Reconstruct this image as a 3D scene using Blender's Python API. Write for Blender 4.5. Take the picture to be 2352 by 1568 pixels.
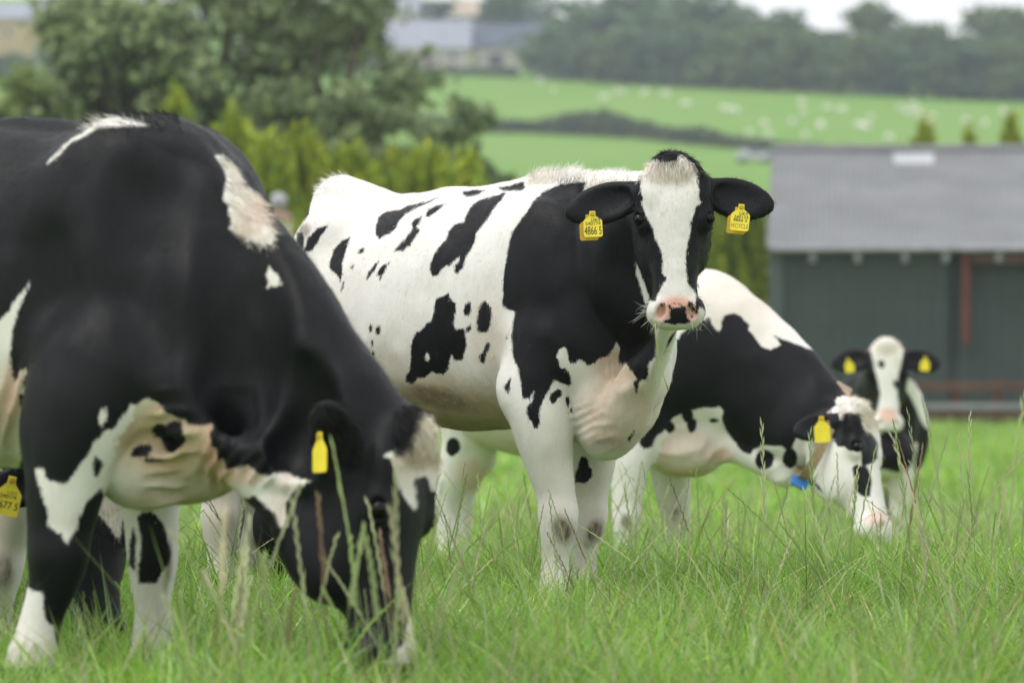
import bpy, bmesh, math, random
import numpy as np
from mathutils import Vector, Matrix

random.seed(7)
rng = np.random.default_rng(7)
scene = bpy.context.scene
C = scene.collection
for o in list(bpy.data.objects):
    bpy.data.objects.remove(o)

# ---------------------------------------------------------------- camera
CAM_H = 0.94
FPX = 9975.0                       # focal length in pixels of a 2352 px wide frame
cam_d = bpy.data.cameras.new('camera')
cam = bpy.data.objects.new('camera', cam_d)
C.objects.link(cam)
cam.location = (0, 0, CAM_H)
cam.rotation_euler = (math.radians(90), 0, 0)
cam_d.sensor_fit = 'HORIZONTAL'
cam_d.sensor_width = 36
cam_d.lens = FPX / 2352 * 36
cam_d.shift_y = 17 / 2352
cam_d.clip_start = 0.5
cam_d.clip_end = 6000
cam_d.dof.use_dof = True
cam_d.dof.focus_distance = 14.4
cam_d.dof.aperture_fstop = 3.5
cam_d.dof.aperture_blades = 9
scene.camera = cam

# ---------------------------------------------------------------- sky, sun, exposure
SUN_EL, SUN_AZ = 62, -125          # azimuth clockwise from +Y: behind the camera, to its left
world = bpy.data.worlds.new('World')
scene.world = world
world.use_nodes = True
wn = world.node_tree
wn.nodes.clear()
w_out = wn.nodes.new('ShaderNodeOutputWorld')
w_bg = wn.nodes.new('ShaderNodeBackground')
w_sky = wn.nodes.new('ShaderNodeTexSky')
w_sky.sky_type = 'NISHITA'
w_sky.sun_disc = False
w_sky.sun_elevation = math.radians(SUN_EL)
w_sky.sun_rotation = math.radians(SUN_AZ)
w_sky.air_density = 1.0
w_sky.dust_density = 4.0
w_sky.ozone_density = 1.0
w_hsv = wn.nodes.new('ShaderNodeHueSaturation')    # an overcast sky: the blue is veiled by even cloud
w_hsv.inputs['Saturation'].default_value = 0.22
w_bg.inputs['Strength'].default_value = 0.15
w_mix = wn.nodes.new('ShaderNodeMix')              # even white cloud over the whole dome
w_mix.data_type = 'RGBA'
w_mix.inputs[0].default_value = 0.80
w_mix.inputs[7].default_value = (7.0, 7.1, 7.2, 1)
wn.links.new(w_sky.outputs[0], w_hsv.inputs['Color'])
wn.links.new(w_hsv.outputs[0], w_mix.inputs[6])
wn.links.new(w_mix.outputs[2], w_bg.inputs['Color'])
wn.links.new(w_bg.outputs[0], w_out.inputs['Surface'])

sun_d = bpy.data.lights.new('sun', 'SUN')
sun = bpy.data.objects.new('sun', sun_d)
C.objects.link(sun)
sun_d.energy = 1.5
sun_d.angle = math.radians(35)
sun_d.color = (1.0, 0.97, 0.92)
az, el = math.radians(SUN_AZ), math.radians(SUN_EL)
sdir = Vector((math.sin(az) * math.cos(el), math.cos(az) * math.cos(el), math.sin(el)))
sun.rotation_euler = sdir.to_track_quat('Z', 'Y').to_euler()

scene.view_settings.view_transform = 'Standard'
scene.view_settings.look = 'None'
scene.view_settings.exposure = 0.38
scene.view_settings.gamma = 1.0
scene.view_settings.use_curve_mapping = False
scene.cycles.max_bounces = 6
scene.cycles.transparent_max_bounces = 8
scene.cycles.volume_bounces = 0

# ---------------------------------------------------------------- helpers
def W(u, v, y):
    """A point of the place: y metres in front of the camera, on the sight line of photograph column u, row v."""
    return np.array([(u - 1176) * y / FPX, y, CAM_H - (v - 801) * y / FPX])

def proj(P):
    y = P[:, 1]
    return 1176 + FPX * P[:, 0] / y, 801 - FPX * (P[:, 2] - CAM_H) / y

def link(o, parent=None):
    C.objects.link(o)
    if parent is not None:
        o.parent = parent
    return o

def tag(o, label=None, cat=None, group=None, kind=None):
    if label: o['label'] = label
    if cat: o['category'] = cat
    if group: o['group'] = group
    if kind: o['kind'] = kind
    return o

def empty(name, loc):
    o = bpy.data.objects.new(name, None)
    o.location = loc
    o.empty_display_size = 0.2
    return link(o)

def mesh_np(name, V, F, mat=None, smooth=True, parent=None, at=None):
    """Mesh object from numpy vertices and faces (N x 3 or N x 4 arrays, or a list of both)."""
    V = np.asarray(V, np.float32)
    if at is not None:
        V = V - np.asarray(at, np.float32)
    Fs = F if isinstance(F, list) else [F]
    Fs = [np.asarray(f, np.int32) for f in Fs if len(f)]
    me = bpy.data.meshes.new(name)
    me.vertices.add(len(V))
    me.vertices.foreach_set('co', V.ravel())
    nl = sum(f.size for f in Fs)
    npoly = sum(len(f) for f in Fs)
    me.loops.add(nl)
    me.polygons.add(npoly)
    me.loops.foreach_set('vertex_index', np.concatenate([f.ravel() for f in Fs]))
    tot = np.concatenate([np.full(len(f), f.shape[1], np.int32) for f in Fs])
    st = np.concatenate([[0], np.cumsum(tot)[:-1]]).astype(np.int32)
    me.polygons.foreach_set('loop_start', st)
    me.polygons.foreach_set('use_smooth', np.full(npoly, smooth, bool))
    me.update(calc_edges=True)
    me.validate()
    o = bpy.data.objects.new(name, me)
    if mat is not None:
        me.materials.append(mat)
    if at is not None and parent is None:
        o.location = at
    return link(o, parent)

def fattr(o, name, arr):
    a = o.data.attributes.new(name, 'FLOAT', 'POINT')
    a.data.foreach_set('value', np.asarray(arr, np.float32))

def cattr(o, name, arr):
    a = o.data.attributes.new(name, 'FLOAT_COLOR', 'POINT')
    a.data.foreach_set('color', np.asarray(arr, np.float32).ravel())

class MB:
    """Collects boxes, tubes and polygons into one mesh."""
    def __init__(s): s.v, s.f = [], []
    def add(s, V, F):
        n = len(s.v)
        s.v += [tuple(map(float, p)) for p in V]
        s.f += [tuple(n + i for i in f) for f in F]
        return s
    def box(s, x0, x1, y0, y1, z0, z1, M=None):
        V = [Vector((x, y, z)) for x in (x0, x1) for y in (y0, y1) for z in (z0, z1)]
        if M is not None: V = [M @ p for p in V]
        return s.add(V, [(0, 1, 3, 2), (4, 6, 7, 5), (0, 4, 5, 1), (2, 3, 7, 6), (0, 2, 6, 4), (1, 5, 7, 3)])
    def tube(s, pts, rad, n=8, cap=True):
        pts = [Vector(p) for p in pts]
        rad = [float(r) for r in rad] if hasattr(rad, "__len__") else [float(rad)] * len(pts)
        V, F = [], []
        for i, p in enumerate(pts):
            t = (pts[min(i + 1, len(pts) - 1)] - pts[max(i - 1, 0)]).normalized()
            a = t.cross(Vector((0.31, 0.17, 0.93)) if abs(t.z) < 0.9 else Vector((1, 0.1, 0))).normalized()
            b = t.cross(a)
            for k in range(n):
                q = 2 * math.pi * k / n
                V.append(p + rad[i] * (math.cos(q) * a + math.sin(q) * b))
        for i in range(len(pts) - 1):
            for k in range(n):
                F.append((i * n + k, i * n + (k + 1) % n, (i + 1) * n + (k + 1) % n, (i + 1) * n + k))
        if cap:
            F.append(tuple(range(n - 1, -1, -1)))
            F.append(tuple(range((len(pts) - 1) * n, len(pts) * n)))
        return s.add(V, F)
    def build(s, name, mat, parent=None, smooth=False, bevel=0):
        me = bpy.data.meshes.new(name)
        me.from_pydata(s.v, [], s.f)
        me.validate()
        bm = bmesh.new(); bm.from_mesh(me)
        bmesh.ops.recalc_face_normals(bm, faces=bm.faces)
        if bevel:
            bmesh.ops.bevel(bm, geom=list(bm.edges), offset=bevel, segments=2, affect='EDGES', profile=0.6)
        bm.to_mesh(me); bm.free()
        if smooth:
            me.polygons.foreach_set('use_smooth', [True] * len(me.polygons))
        me.materials.append(mat)
        return link(bpy.data.objects.new(name, me), parent)

# ---------------------------------------------------------------- materials
def nmat(name):
    m = bpy.data.materials.new(name)
    m.use_nodes = True
    nt = m.node_tree
    nt.nodes.clear()
    out = nt.nodes.new('ShaderNodeOutputMaterial')
    return m, nt, out

def N(nt, typ, **kw):
    n = nt.nodes.new(typ)
    for k, v in kw.items():
        if k.startswith('i_'):
            n.inputs[k[2:].replace('_', ' ')].default_value = v
        else:
            setattr(n, k, v)
    return n

def mathn(nt, op, a, b=None, c=None):
    n = nt.nodes.new('ShaderNodeMath'); n.operation = op
    for i, x in enumerate((a, b, c)):
        if x is None: continue
        if isinstance(x, (int, float)): n.inputs[i].default_value = x
        else: nt.links.new(x, n.inputs[i])
    return n.outputs[0]

def mixc(nt, f, a, b, typ='MIX'):
    n = nt.nodes.new('ShaderNodeMix'); n.data_type = 'RGBA'; n.blend_type = typ
    for i, x in ((0, f), (6, a), (7, b)):
        if isinstance(x, (int, float)): n.inputs[i].default_value = x
        elif isinstance(x, tuple): n.inputs[i].default_value = x if len(x) == 4 else (*x, 1)
        else: nt.links.new(x, n.inputs[i])
    return n.outputs[2]

def noise(nt, scale, detail=3, rough=0.55, vec=None, dist=0.0):
    n = N(nt, 'ShaderNodeTexNoise')
    n.inputs['Scale'].default_value = scale
    n.inputs['Detail'].default_value = detail
    n.inputs['Roughness'].default_value = rough
    n.inputs['Distortion'].default_value = dist
    if vec is not None: nt.links.new(vec, n.inputs['Vector'])
    return n.outputs['Fac']

def maprange(nt, x, a, b, c=0.0, d=1.0, smooth=True):
    n = nt.nodes.new('ShaderNodeMapRange')
    n.interpolation_type = 'SMOOTHSTEP' if smooth else 'LINEAR'
    nt.links.new(x, n.inputs[0])
    for i, q in enumerate((a, b, c, d)): n.inputs[i + 1].default_value = q
    return n.outputs[0]

def objco(nt, sc=(1, 1, 1)):
    t = N(nt, 'ShaderNodeTexCoord'); m = N(nt, 'ShaderNodeMapping')
    m.inputs['Scale'].default_value = sc
    nt.links.new(t.outputs['Object'], m.inputs['Vector'])
    return m.outputs[0]

def simple(name, col, rough=0.7, var=0.18, scale=3.0, bump=0.0, bscale=30, metal=0.0, spec=0.4, sc=(1, 1, 1), stain=None):
    m, nt, out = nmat(name)
    b = N(nt, 'ShaderNodeBsdfPrincipled')
    b.inputs['Roughness'].default_value = rough
    b.inputs['Metallic'].default_value = metal
    b.inputs['Specular IOR Level'].default_value = spec
    co = objco(nt, sc)
    f = noise(nt, scale, 5, 0.6, co)
    f = maprange(nt, f, 0.3, 0.7)
    dark = tuple(c * (1 - var) for c in col); lite = tuple(min(1, c * (1 + var)) for c in col)
    cc = mixc(nt, f, dark, lite)
    if stain:
        g = maprange(nt, noise(nt, scale * 0.37, 6, 0.7, co), 0.52, 0.68)
        cc = mixc(nt, mathn(nt, 'MULTIPLY', g, stain[3]), cc, stain[:3])
    nt.links.new(cc, b.inputs['Base Color'])
    if bump:
        bp = N(nt, 'ShaderNodeBump'); bp.inputs['Strength'].default_value = bump; bp.inputs['Distance'].default_value = 0.01
        nt.links.new(noise(nt, bscale, 4, 0.6, co), bp.inputs['Height'])
        nt.links.new(bp.outputs[0], b.inputs['Normal'])
    nt.links.new(b.outputs[0], out.inputs[0])
    return m

def coat_material(name, black=(0.0040, 0.0043, 0.0056)):
    """Short cattle hair. 'blk' is the signed distance to the edge of a black patch, 'tint' holds tan, pink, brown, cream."""
    m, nt, out = nmat(name)
    b = N(nt, 'ShaderNodeBsdfPrincipled')
    co = objco(nt)
    at = N(nt, 'ShaderNodeAttribute', attribute_name='blk')
    ti = N(nt, 'ShaderNodeAttribute', attribute_name='tint')
    sep = N(nt, 'ShaderNodeSeparateColor'); nt.links.new(ti.outputs['Color'], sep.inputs[0])
    hair = objco(nt, (1.0, 1.0, 0.28))
    n1 = noise(nt, 42, 3, 0.6, hair)
    n2 = noise(nt, 230, 3, 0.7, hair)
    f = mathn(nt, 'ADD', at.outputs['Fac'], mathn(nt, 'MULTIPLY', mathn(nt, 'SUBTRACT', n1, 0.5), 0.015))
    f = mathn(nt, 'ADD', f, mathn(nt, 'MULTIPLY', mathn(nt, 'SUBTRACT', n2, 0.5), 0.020))
    mask = maprange(nt, f, -0.0042, 0.0042)
    nb = noise(nt, 5, 4, 0.6, co)
    nh = noise(nt, 140, 4, 0.75, hair)
    white = mixc(nt, maprange(nt, nb, 0.3, 0.7), (0.68, 0.66, 0.615), (0.755, 0.74, 0.71))
    white = mixc(nt, maprange(nt, nh, 0.35, 0.65, 0.0, 0.16), white, (0.55, 0.50, 0.43))
    nm = noise(nt, 9, 4, 0.65, co)
    tan = mathn(nt, 'MULTIPLY', sep.outputs[0], maprange(nt, nm, 0.15, 0.75, 0.55, 1.0))
    white = mixc(nt, tan, white, (0.44, 0.315, 0.19))
    white = mixc(nt, sep.outputs[1], white, (0.62, 0.34, 0.26))
    brn = mathn(nt, 'MULTIPLY', sep.outputs[2], maprange(nt, noise(nt, 60, 4, 0.7, hair), 0.2, 0.7, 0.45, 1.0))
    white = mixc(nt, brn, white, (0.13, 0.085, 0.05))
    blackc = mixc(nt, maprange(nt, nb, 0.35, 0.7), black, tuple(c * 1.8 for c in black))
    cc = mixc(nt, mask, white, blackc)
    nt.links.new(cc, b.inputs['Base Color'])
    lie = noise(nt, 55, 4, 0.7, objco(nt, (1.0, 1.0, 0.12)), 0.4)             # the lie of the hair
    rg = mathn(nt, 'ADD', 0.78, mathn(nt, 'MULTIPLY', mask, mathn(nt, 'SUBTRACT', mathn(nt, 'MULTIPLY', lie, -0.34), 0.10)))
    nt.links.new(rg, b.inputs['Roughness'])
    b.inputs['Specular IOR Level'].default_value = 0.19
    b.inputs['Sheen Weight'].default_value = 0.012
    b.inputs['Sheen Roughness'].default_value = 0.45
    bp = N(nt, 'ShaderNodeBump'); bp.inputs['Strength'].default_value = 0.35; bp.inputs['Distance'].default_value = 0.003
    hsum = mathn(nt, 'ADD', nh, mathn(nt, 'MULTIPLY', noise(nt, 26, 3, 0.6, hair), 0.5))
    hsum = mathn(nt, 'ADD', hsum, mathn(nt, 'MULTIPLY', lie, 1.6))
    nt.links.new(hsum, bp.inputs['Height'])
    nt.links.new(bp.outputs[0], b.inputs['Normal'])
    nt.links.new(b.outputs[0], out.inputs[0])
    return m

def hair_material(name):
    """Longer hair; its colour is stored on the strands."""
    m, nt, out = nmat(name)
    b = N(nt, 'ShaderNodeBsdfPrincipled')
    a = N(nt, 'ShaderNodeAttribute', attribute_name='hcol')
    f = maprange(nt, noise(nt, 40, 3, 0.6, objco(nt)), 0.3, 0.7, 0.8, 1.15, False)
    nt.links.new(mixc(nt, 1.0, a.outputs['Color'], mathn(nt, 'MULTIPLY', f, 1.0), 'MULTIPLY'), b.inputs['Base Color'])
    b.inputs['Roughness'].default_value = 0.6
    b.inputs['Specular IOR Level'].default_value = 0.3
    nt.links.new(b.outputs[0], out.inputs[0])
    return m

def leaf_material(name, attr='gcol', trans=0.35, rough=0.55):
    m, nt, out = nmat(name)
    a = N(nt, 'ShaderNodeAttribute', attribute_name=attr)
    f = maprange(nt, noise(nt, 6, 3, 0.6, objco(nt)), 0.3, 0.7, 0.78, 1.2, False)
    col = mixc(nt, 1.0, a.outputs['Color'], f, 'MULTIPLY')
    b = N(nt, 'ShaderNodeBsdfPrincipled')
    b.inputs['Roughness'].default_value = rough
    b.inputs['Specular IOR Level'].default_value = 0.3
    nt.links.new(col, b.inputs['Base Color'])
    t = N(nt, 'ShaderNodeBsdfTranslucent')
    nt.links.new(col, t.inputs['Color'])
    mx = N(nt, 'ShaderNodeMixShader'); mx.inputs[0].default_value = trans
    nt.links.new(b.outputs[0], mx.inputs[1]); nt.links.new(t.outputs[0], mx.inputs[2])
    nt.links.new(mx.outputs[0], out.inputs[0])
    return m

MAT = {}
MAT['coat'] = coat_material('cattle_coat')
MAT['hair'] = hair_material('long_hair')
MAT['grass'] = leaf_material('grass_blades', trans=0.4, rough=0.5)
MAT['leaf'] = leaf_material('foliage', trans=0.25)
MAT['bark'] = simple('bark', (0.07, 0.055, 0.04), 0.9, 0.35, 12, 0.6, 40)
MAT['eye'] = simple('eye_dark', (0.004, 0.003, 0.003), 0.16, 0.2, 30, spec=0.22)
MAT['tag'] = simple('yellow_tag_plastic', (0.78, 0.64, 0.04), 0.4, 0.06, 40)
MAT['tag_back'] = simple('yellow_tag_plastic_aged', (0.52, 0.33, 0.02), 0.45, 0.12, 60)
MAT['ink'] = simple('tag_ink', (0.02, 0.02, 0.02), 0.6, 0.3, 200)
MAT['ink_faint'] = simple('tag_ink_faded', (0.30, 0.24, 0.05), 0.6, 0.2, 300)
UP = np.array([0, 0, 1.0])
# ---------------------------------------------------------------- body modelling: one continuous skin from blended volumes
def nrm(v):
    v = np.asarray(v, float)
    return v / np.linalg.norm(v)

def dense(P, n=6):
    """Catmull-Rom resampling of the rows of P."""
    P = np.asarray(P, float)
    if len(P) < 3 or n <= 1: return P
    Q = np.vstack([2 * P[0] - P[1], P, 2 * P[-1] - P[-2]])
    out = []
    for i in range(1, len(Q) - 2):
        for t in np.arange(n) / n:
            a, b, c, d = Q[i - 1], Q[i], Q[i + 1], Q[i + 2]
            out.append(0.5 * (2 * b + (c - a) * t + (2 * a - 5 * b + 4 * c - d) * t * t + (3 * b - a - 3 * c + d) * t ** 3))
    out.append(P[-1])
    return np.array(out)

class Skin:
    def __init__(s, lo, hi, h):
        s.lo, s.h = np.array(lo, np.float32), h
        s.n = np.ceil((np.array(hi) - lo) / h).astype(int) + 1
        s.d = np.full(s.n, 1.0, np.float32)
        s.g = np.zeros(s.n, np.int8)
        s.ax = [s.lo[i] + h * np.arange(s.n[i], dtype=np.float32) for i in range(3)]
    def box(s, lo, hi):
        a = np.clip(np.floor((np.array(lo) - s.lo) / s.h).astype(int), 0, s.n)
        b = np.clip(np.ceil((np.array(hi) - s.lo) / s.h).astype(int) + 1, 0, s.n)
        if np.any(b - a < 1): return None, None
        sl = tuple(slice(int(p), int(q)) for p, q in zip(a, b))
        X, Y, Z = np.meshgrid(s.ax[0][sl[0]], s.ax[1][sl[1]], s.ax[2][sl[2]], indexing='ij', sparse=True)
        return sl, (X, Y, Z)
    def put(s, sl, d, k, g, cut=False):
        o = s.d[sl]
        if cut:
            d = -d
            h = np.maximum(k - np.abs(o - d), 0) / k
            s.d[sl] = np.maximum(o, d) + h * h * k * 0.25
            return
        near = d < o
        h = np.maximum(k - np.abs(o - d), 0) / k
        s.d[sl] = np.minimum(o, d) - h * h * k * 0.25
        if g is not None:
            gg = s.g[sl]; gg[near] = g
    def axis(s, O, T, U, st, k=0.05, g=1, n=2.0, cut=False):
        """Loft along a straight axis: st rows are (x, top, bottom, half width)."""
        O, T = np.asarray(O, float), nrm(T)
        U = nrm(np.asarray(U, float) - T * np.dot(U, T)); S = np.cross(U, T)
        D = dense(st, 6)
        m = max(np.abs(D[:, 1:]).max(), 0.05)
        ends = np.array([O + T * D[0, 0], O + T * D[-1, 0]])
        R = np.abs(D[:, 1:3]).max() * np.abs(U) + D[:, 3].max() * np.abs(S) + k + 0.04
        sl, G = s.box(ends.min(0) - R, ends.max(0) + R)
        if sl is None: return
        X, Y, Z = (G[i] - np.float32(O[i]) for i in range(3))
        t = (X * np.float32(T[0]) + Y * np.float32(T[1]) + Z * np.float32(T[2])).astype(np.float32)
        u = X * np.float32(U[0]) + Y * np.float32(U[1]) + Z * np.float32(U[2])
        w = X * np.float32(S[0]) + Y * np.float32(S[1]) + Z * np.float32(S[2])
        x0, x1 = D[0, 0], D[-1, 0]
        M = 256
        tab = np.linspace(x0, x1, M)
        q = np.clip((t - x0) / (x1 - x0) * (M - 1), 0, M - 1).astype(np.int32)
        top = np.interp(tab, D[:, 0], D[:, 1]).astype(np.float32)
        bot = np.interp(tab, D[:, 0], D[:, 2]).astype(np.float32)
        hw = np.interp(tab, D[:, 0], D[:, 3]).astype(np.float32)
        c = ((top + bot) / 2)[q]; a = np.maximum((top - bot) / 2, 0.004)[q]; b = np.maximum(hw, 0.004)[q]
        e = np.minimum(a, b) * 0.8
        ot = np.abs(t - np.clip(t, x0, x1)) / e
        pu, pw = np.abs(u - c) / a, np.abs(w) / b
        if n == 2.0:
            k0 = np.sqrt(pu * pu + pw * pw + ot * ot)
        else:
            k0 = (pu ** n + pw ** n + ot ** n) ** (1 / n)
        k1 = np.sqrt((pu / a) ** 2 + (pw / b) ** 2 + (ot / e) ** 2) + 1e-6
        r0 = np.sqrt(pu * pu + pw * pw + ot * ot)
        d = np.where(k0 < 0.3, -0.6 * np.minimum(a, b), (k0 - 1) * r0 / k1)
        s.put(sl, d.astype(np.float32), k, g, cut)
    def loft(s, pts, a, b=None, up=(0, 0, 1), k=0.04, g=1, n=5, cut=False):
        """Loft along a bent path: a half height along 'up', b half width."""
        pts = np.asarray(pts, float)
        a = np.full(len(pts), a) if np.isscalar(a) else np.asarray(a, float)
        b = a if b is None else (np.full(len(pts), b) if np.isscalar(b) else np.asarray(b, float))
        D = dense(np.column_stack([pts, a, b]), n)
        P, A, B = D[:, :3], np.maximum(D[:, 3], 0.004), np.maximum(D[:, 4], 0.004)
        up = np.asarray(up, float)
        for i in range(len(P) - 1):
            p, q = P[i], P[i + 1]
            L = np.linalg.norm(q - p)
            if L < 1e-6: continue
            T = (q - p) / L
            U = up - T * np.dot(up, T)
            U = nrm(U) if np.linalg.norm(U) > 1e-3 else nrm(np.cross(T, (0.3, 1, 0.2)))
            S = np.cross(T, U)
            r = max(A[i], A[i + 1], B[i], B[i + 1]) + k + 0.02
            sl, G = s.box(np.minimum(p, q) - r, np.maximum(p, q) + r)
            if sl is None: continue
            X, Y, Z = (G[j] - np.float32(p[j]) for j in range(3))
            dot = lambda Q: X * np.float32(Q[0]) + Y * np.float32(Q[1]) + Z * np.float32(Q[2])
            t = dot(T); tc = np.clip(t, 0, L); w = tc / L
            aa = A[i] + (A[i + 1] - A[i]) * w; bb = B[i] + (B[i + 1] - B[i]) * w
            e = np.minimum(aa, bb)
            pu, ps, pt = dot(U) / aa, dot(S) / bb, (t - tc) / e
            k0 = np.sqrt(pu * pu + ps * ps + pt * pt)
            k1 = np.sqrt((pu / aa) ** 2 + (ps / bb) ** 2 + (pt / e) ** 2) + 1e-6
            d = np.where(k0 < 0.25, -0.6 * e, k0 * (k0 - 1) / k1)
            s.put(sl, d.astype(np.float32), k if i == 0 or cut else max(k * 0.35, 0.008), g, cut)
    def blob(s, c, r, axes=None, k=0.04, g=1, cut=False):
        c = np.asarray(c, float); r = np.asarray(r, float) if not np.isscalar(r) else np.full(3, r)
        axes = np.eye(3) if axes is None else np.asarray(axes, float)
        R = (np.abs(axes) * r[:, None]).sum(0) + k + 0.02
        sl, G = s.box(c - R, c + R)
        if sl is None: return
        X, Y, Z = (G[j] - np.float32(c[j]) for j in range(3))
        P = [(X * np.float32(ax[0]) + Y * np.float32(ax[1]) + Z * np.float32(ax[2])) / r[i] for i, ax in enumerate(axes)]
        k0 = np.sqrt(sum(p * p for p in P)); k1 = np.sqrt(sum((P[i] / r[i]) ** 2 for i in range(3))) + 1e-6
        d = np.where(k0 < 0.2, -0.6 * r.min(), k0 * (k0 - 1) / k1)
        s.put(sl, d.astype(np.float32), k, g, cut)
    def mesh(s):
        """Surface nets."""
        d, n = s.d, s.n
        ins = d < 0
        cnt = np.zeros(n - 1, np.int8)
        for i in (0, 1):
            for j in (0, 1):
                for l in (0, 1):
                    cnt += ins[i:n[0] - 1 + i, j:n[1] - 1 + j, l:n[2] - 1 + l]
        cells = np.argwhere((cnt > 0) & (cnt < 8))
        idx = np.full(n - 1, -1, np.int32)
        idx[tuple(cells.T)] = np.arange(len(cells))
        acc = np.zeros((len(cells), 3), np.float32); num = np.zeros(len(cells), np.float32)
        corner = [(i, j, l) for i in (0, 1) for j in (0, 1) for l in (0, 1)]
        val = {c: d[cells[:, 0] + c[0], cells[:, 1] + c[1], cells[:, 2] + c[2]] for c in corner}
        for c in corner:
            for ax in range(3):
                if c[ax]: continue
                e = list(c); e[ax] = 1; e = tuple(e)
                a, b = val[c], val[e]
                m = (a < 0) != (b < 0)
                t = a[m] / (a[m] - b[m])
                p = np.tile(np.array(c, np.float32), (m.sum(), 1)); p[:, ax] = t
                acc[m] += p; num[m] += 1
        V = s.lo + s.h * (cells + acc / num[:, None])
        F = []
        for ax in range(3):
            o1, o2 = [(1, 2), (2, 0), (0, 1)][ax]
            sa = [slice(1, -1)] * 3; sb = [slice(1, -1)] * 3
            sa[ax] = slice(0, -1); sb[ax] = slice(1, None)
            A, B = ins[tuple(sa)], ins[tuple(sb)]
            ed = np.argwhere(A != B)
            flip = A[tuple(ed.T)]
            base = ed + 1; base[:, ax] -= 1
            q = []
            for du, dv in ((0, 0), (-1, 0), (-1, -1), (0, -1)):
                c = base.copy(); c[:, o1] += du; c[:, o2] += dv
                q.append(idx[tuple(c.T)])
            Q = np.stack(q, 1)
            Q[~flip] = Q[~flip][:, ::-1]
            F.append(Q)
        F = np.concatenate(F)
        F = F[(F >= 0).all(1)]
        G = s.g[tuple(np.clip(np.round((V - s.lo) / s.h).astype(int), 0, n - 1).T)]
        # light smoothing
        E = np.concatenate([F[:, [0, 1]], F[:, [1, 2]], F[:, [2, 3]], F[:, [3, 0]]])
        deg = np.bincount(E.ravel(), minlength=len(V)).astype(np.float32)[:, None]
        for w in (0.5, -0.52, 0.5, -0.52):
            sm = np.zeros_like(V)
            for j in range(3):
                sm[:, j] = np.bincount(E[:, 0], V[E[:, 1], j], len(V)) + np.bincount(E[:, 1], V[E[:, 0], j], len(V))
            V = V + w * (sm / deg - V)
        return V.astype(np.float32), F, G

# ---------------------------------------------------------------- coat patterns
def zoomed(x0, y0, sc, pts):
    """Patch outlines noted on an enlargement of the photograph: to full-frame columns and rows."""
    return [((x0 + x / sc) / 4096 * 2352, (y0 + y / sc) / 4096 * 2352) for x, y in pts]

def poly_sd(px, py, poly):
    """Signed distance, positive inside."""
    P = np.asarray(poly, np.float32)
    lo, hi = P.min(0) - 60, P.max(0) + 60
    out = np.full(len(px), -60.0, np.float32)
    m = (px > lo[0]) & (px < hi[0]) & (py > lo[1]) & (py < hi[1])
    if not m.any(): return out
    x, y = px[m].astype(np.float32), py[m].astype(np.float32)
    d2 = np.full(len(x), 1e9, np.float32); ins = np.zeros(len(x), bool)
    for i in range(len(P)):
        a, b = P[i], P[(i + 1) % len(P)]
        ex, ey = b - a
        wx, wy = x - a[0], y - a[1]
        t = np.clip((wx * ex + wy * ey) / (ex * ex + ey * ey + 1e-9), 0, 1)
        d2 = np.minimum(d2, (wx - ex * t) ** 2 + (wy - ey * t) ** 2)
        c = (a[1] > y) != (b[1] > y)
        ins ^= c & (x < (b[0] - a[0]) * (y - a[1]) / (b[1] - a[1] + 1e-9) + a[0])
    r = np.sqrt(d2)
    out[m] = np.where(ins, r, -r)
    return out

def soft(px, py, u, v, ru, rv, ang=0.0):
    c, s_ = math.cos(math.radians(ang)), math.sin(math.radians(ang))
    a = ((px - u) * c + (py - v) * s_) / ru; b = (-(px - u) * s_ + (py - v) * c) / rv
    r = np.sqrt(a * a + b * b)
    return np.clip(1.0 - np.maximum(r - 0.45, 0) / 0.55, 0, 1) ** 1.5

def vnoise(P, f, seed=0):
    """Smooth value noise in -1..1."""
    q = np.asarray(P, np.float64) * f + 100.0 + seed * 17.3
    i = np.floor(q).astype(np.int64); w = q - i; w = w * w * (3 - 2 * w)
    def h(a, b, c):
        x = (a * 73856093) ^ (b * 19349663) ^ (c * 83492791) ^ (seed * 2654435)
        x = (x ^ (x >> 13)) * 1274126177
        return ((x ^ (x >> 16)) & 0xffff) / 32767.5 - 1.0
    out = 0
    for dx in (0, 1):
        for dy in (0, 1):
            for dz in (0, 1):
                k = (w[:, 0] if dx else 1 - w[:, 0]) * (w[:, 1] if dy else 1 - w[:, 1]) * (w[:, 2] if dz else 1 - w[:, 2])
                out = out + k * h(i[:, 0] + dx, i[:, 1] + dy, i[:, 2] + dz)
    return out

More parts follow.
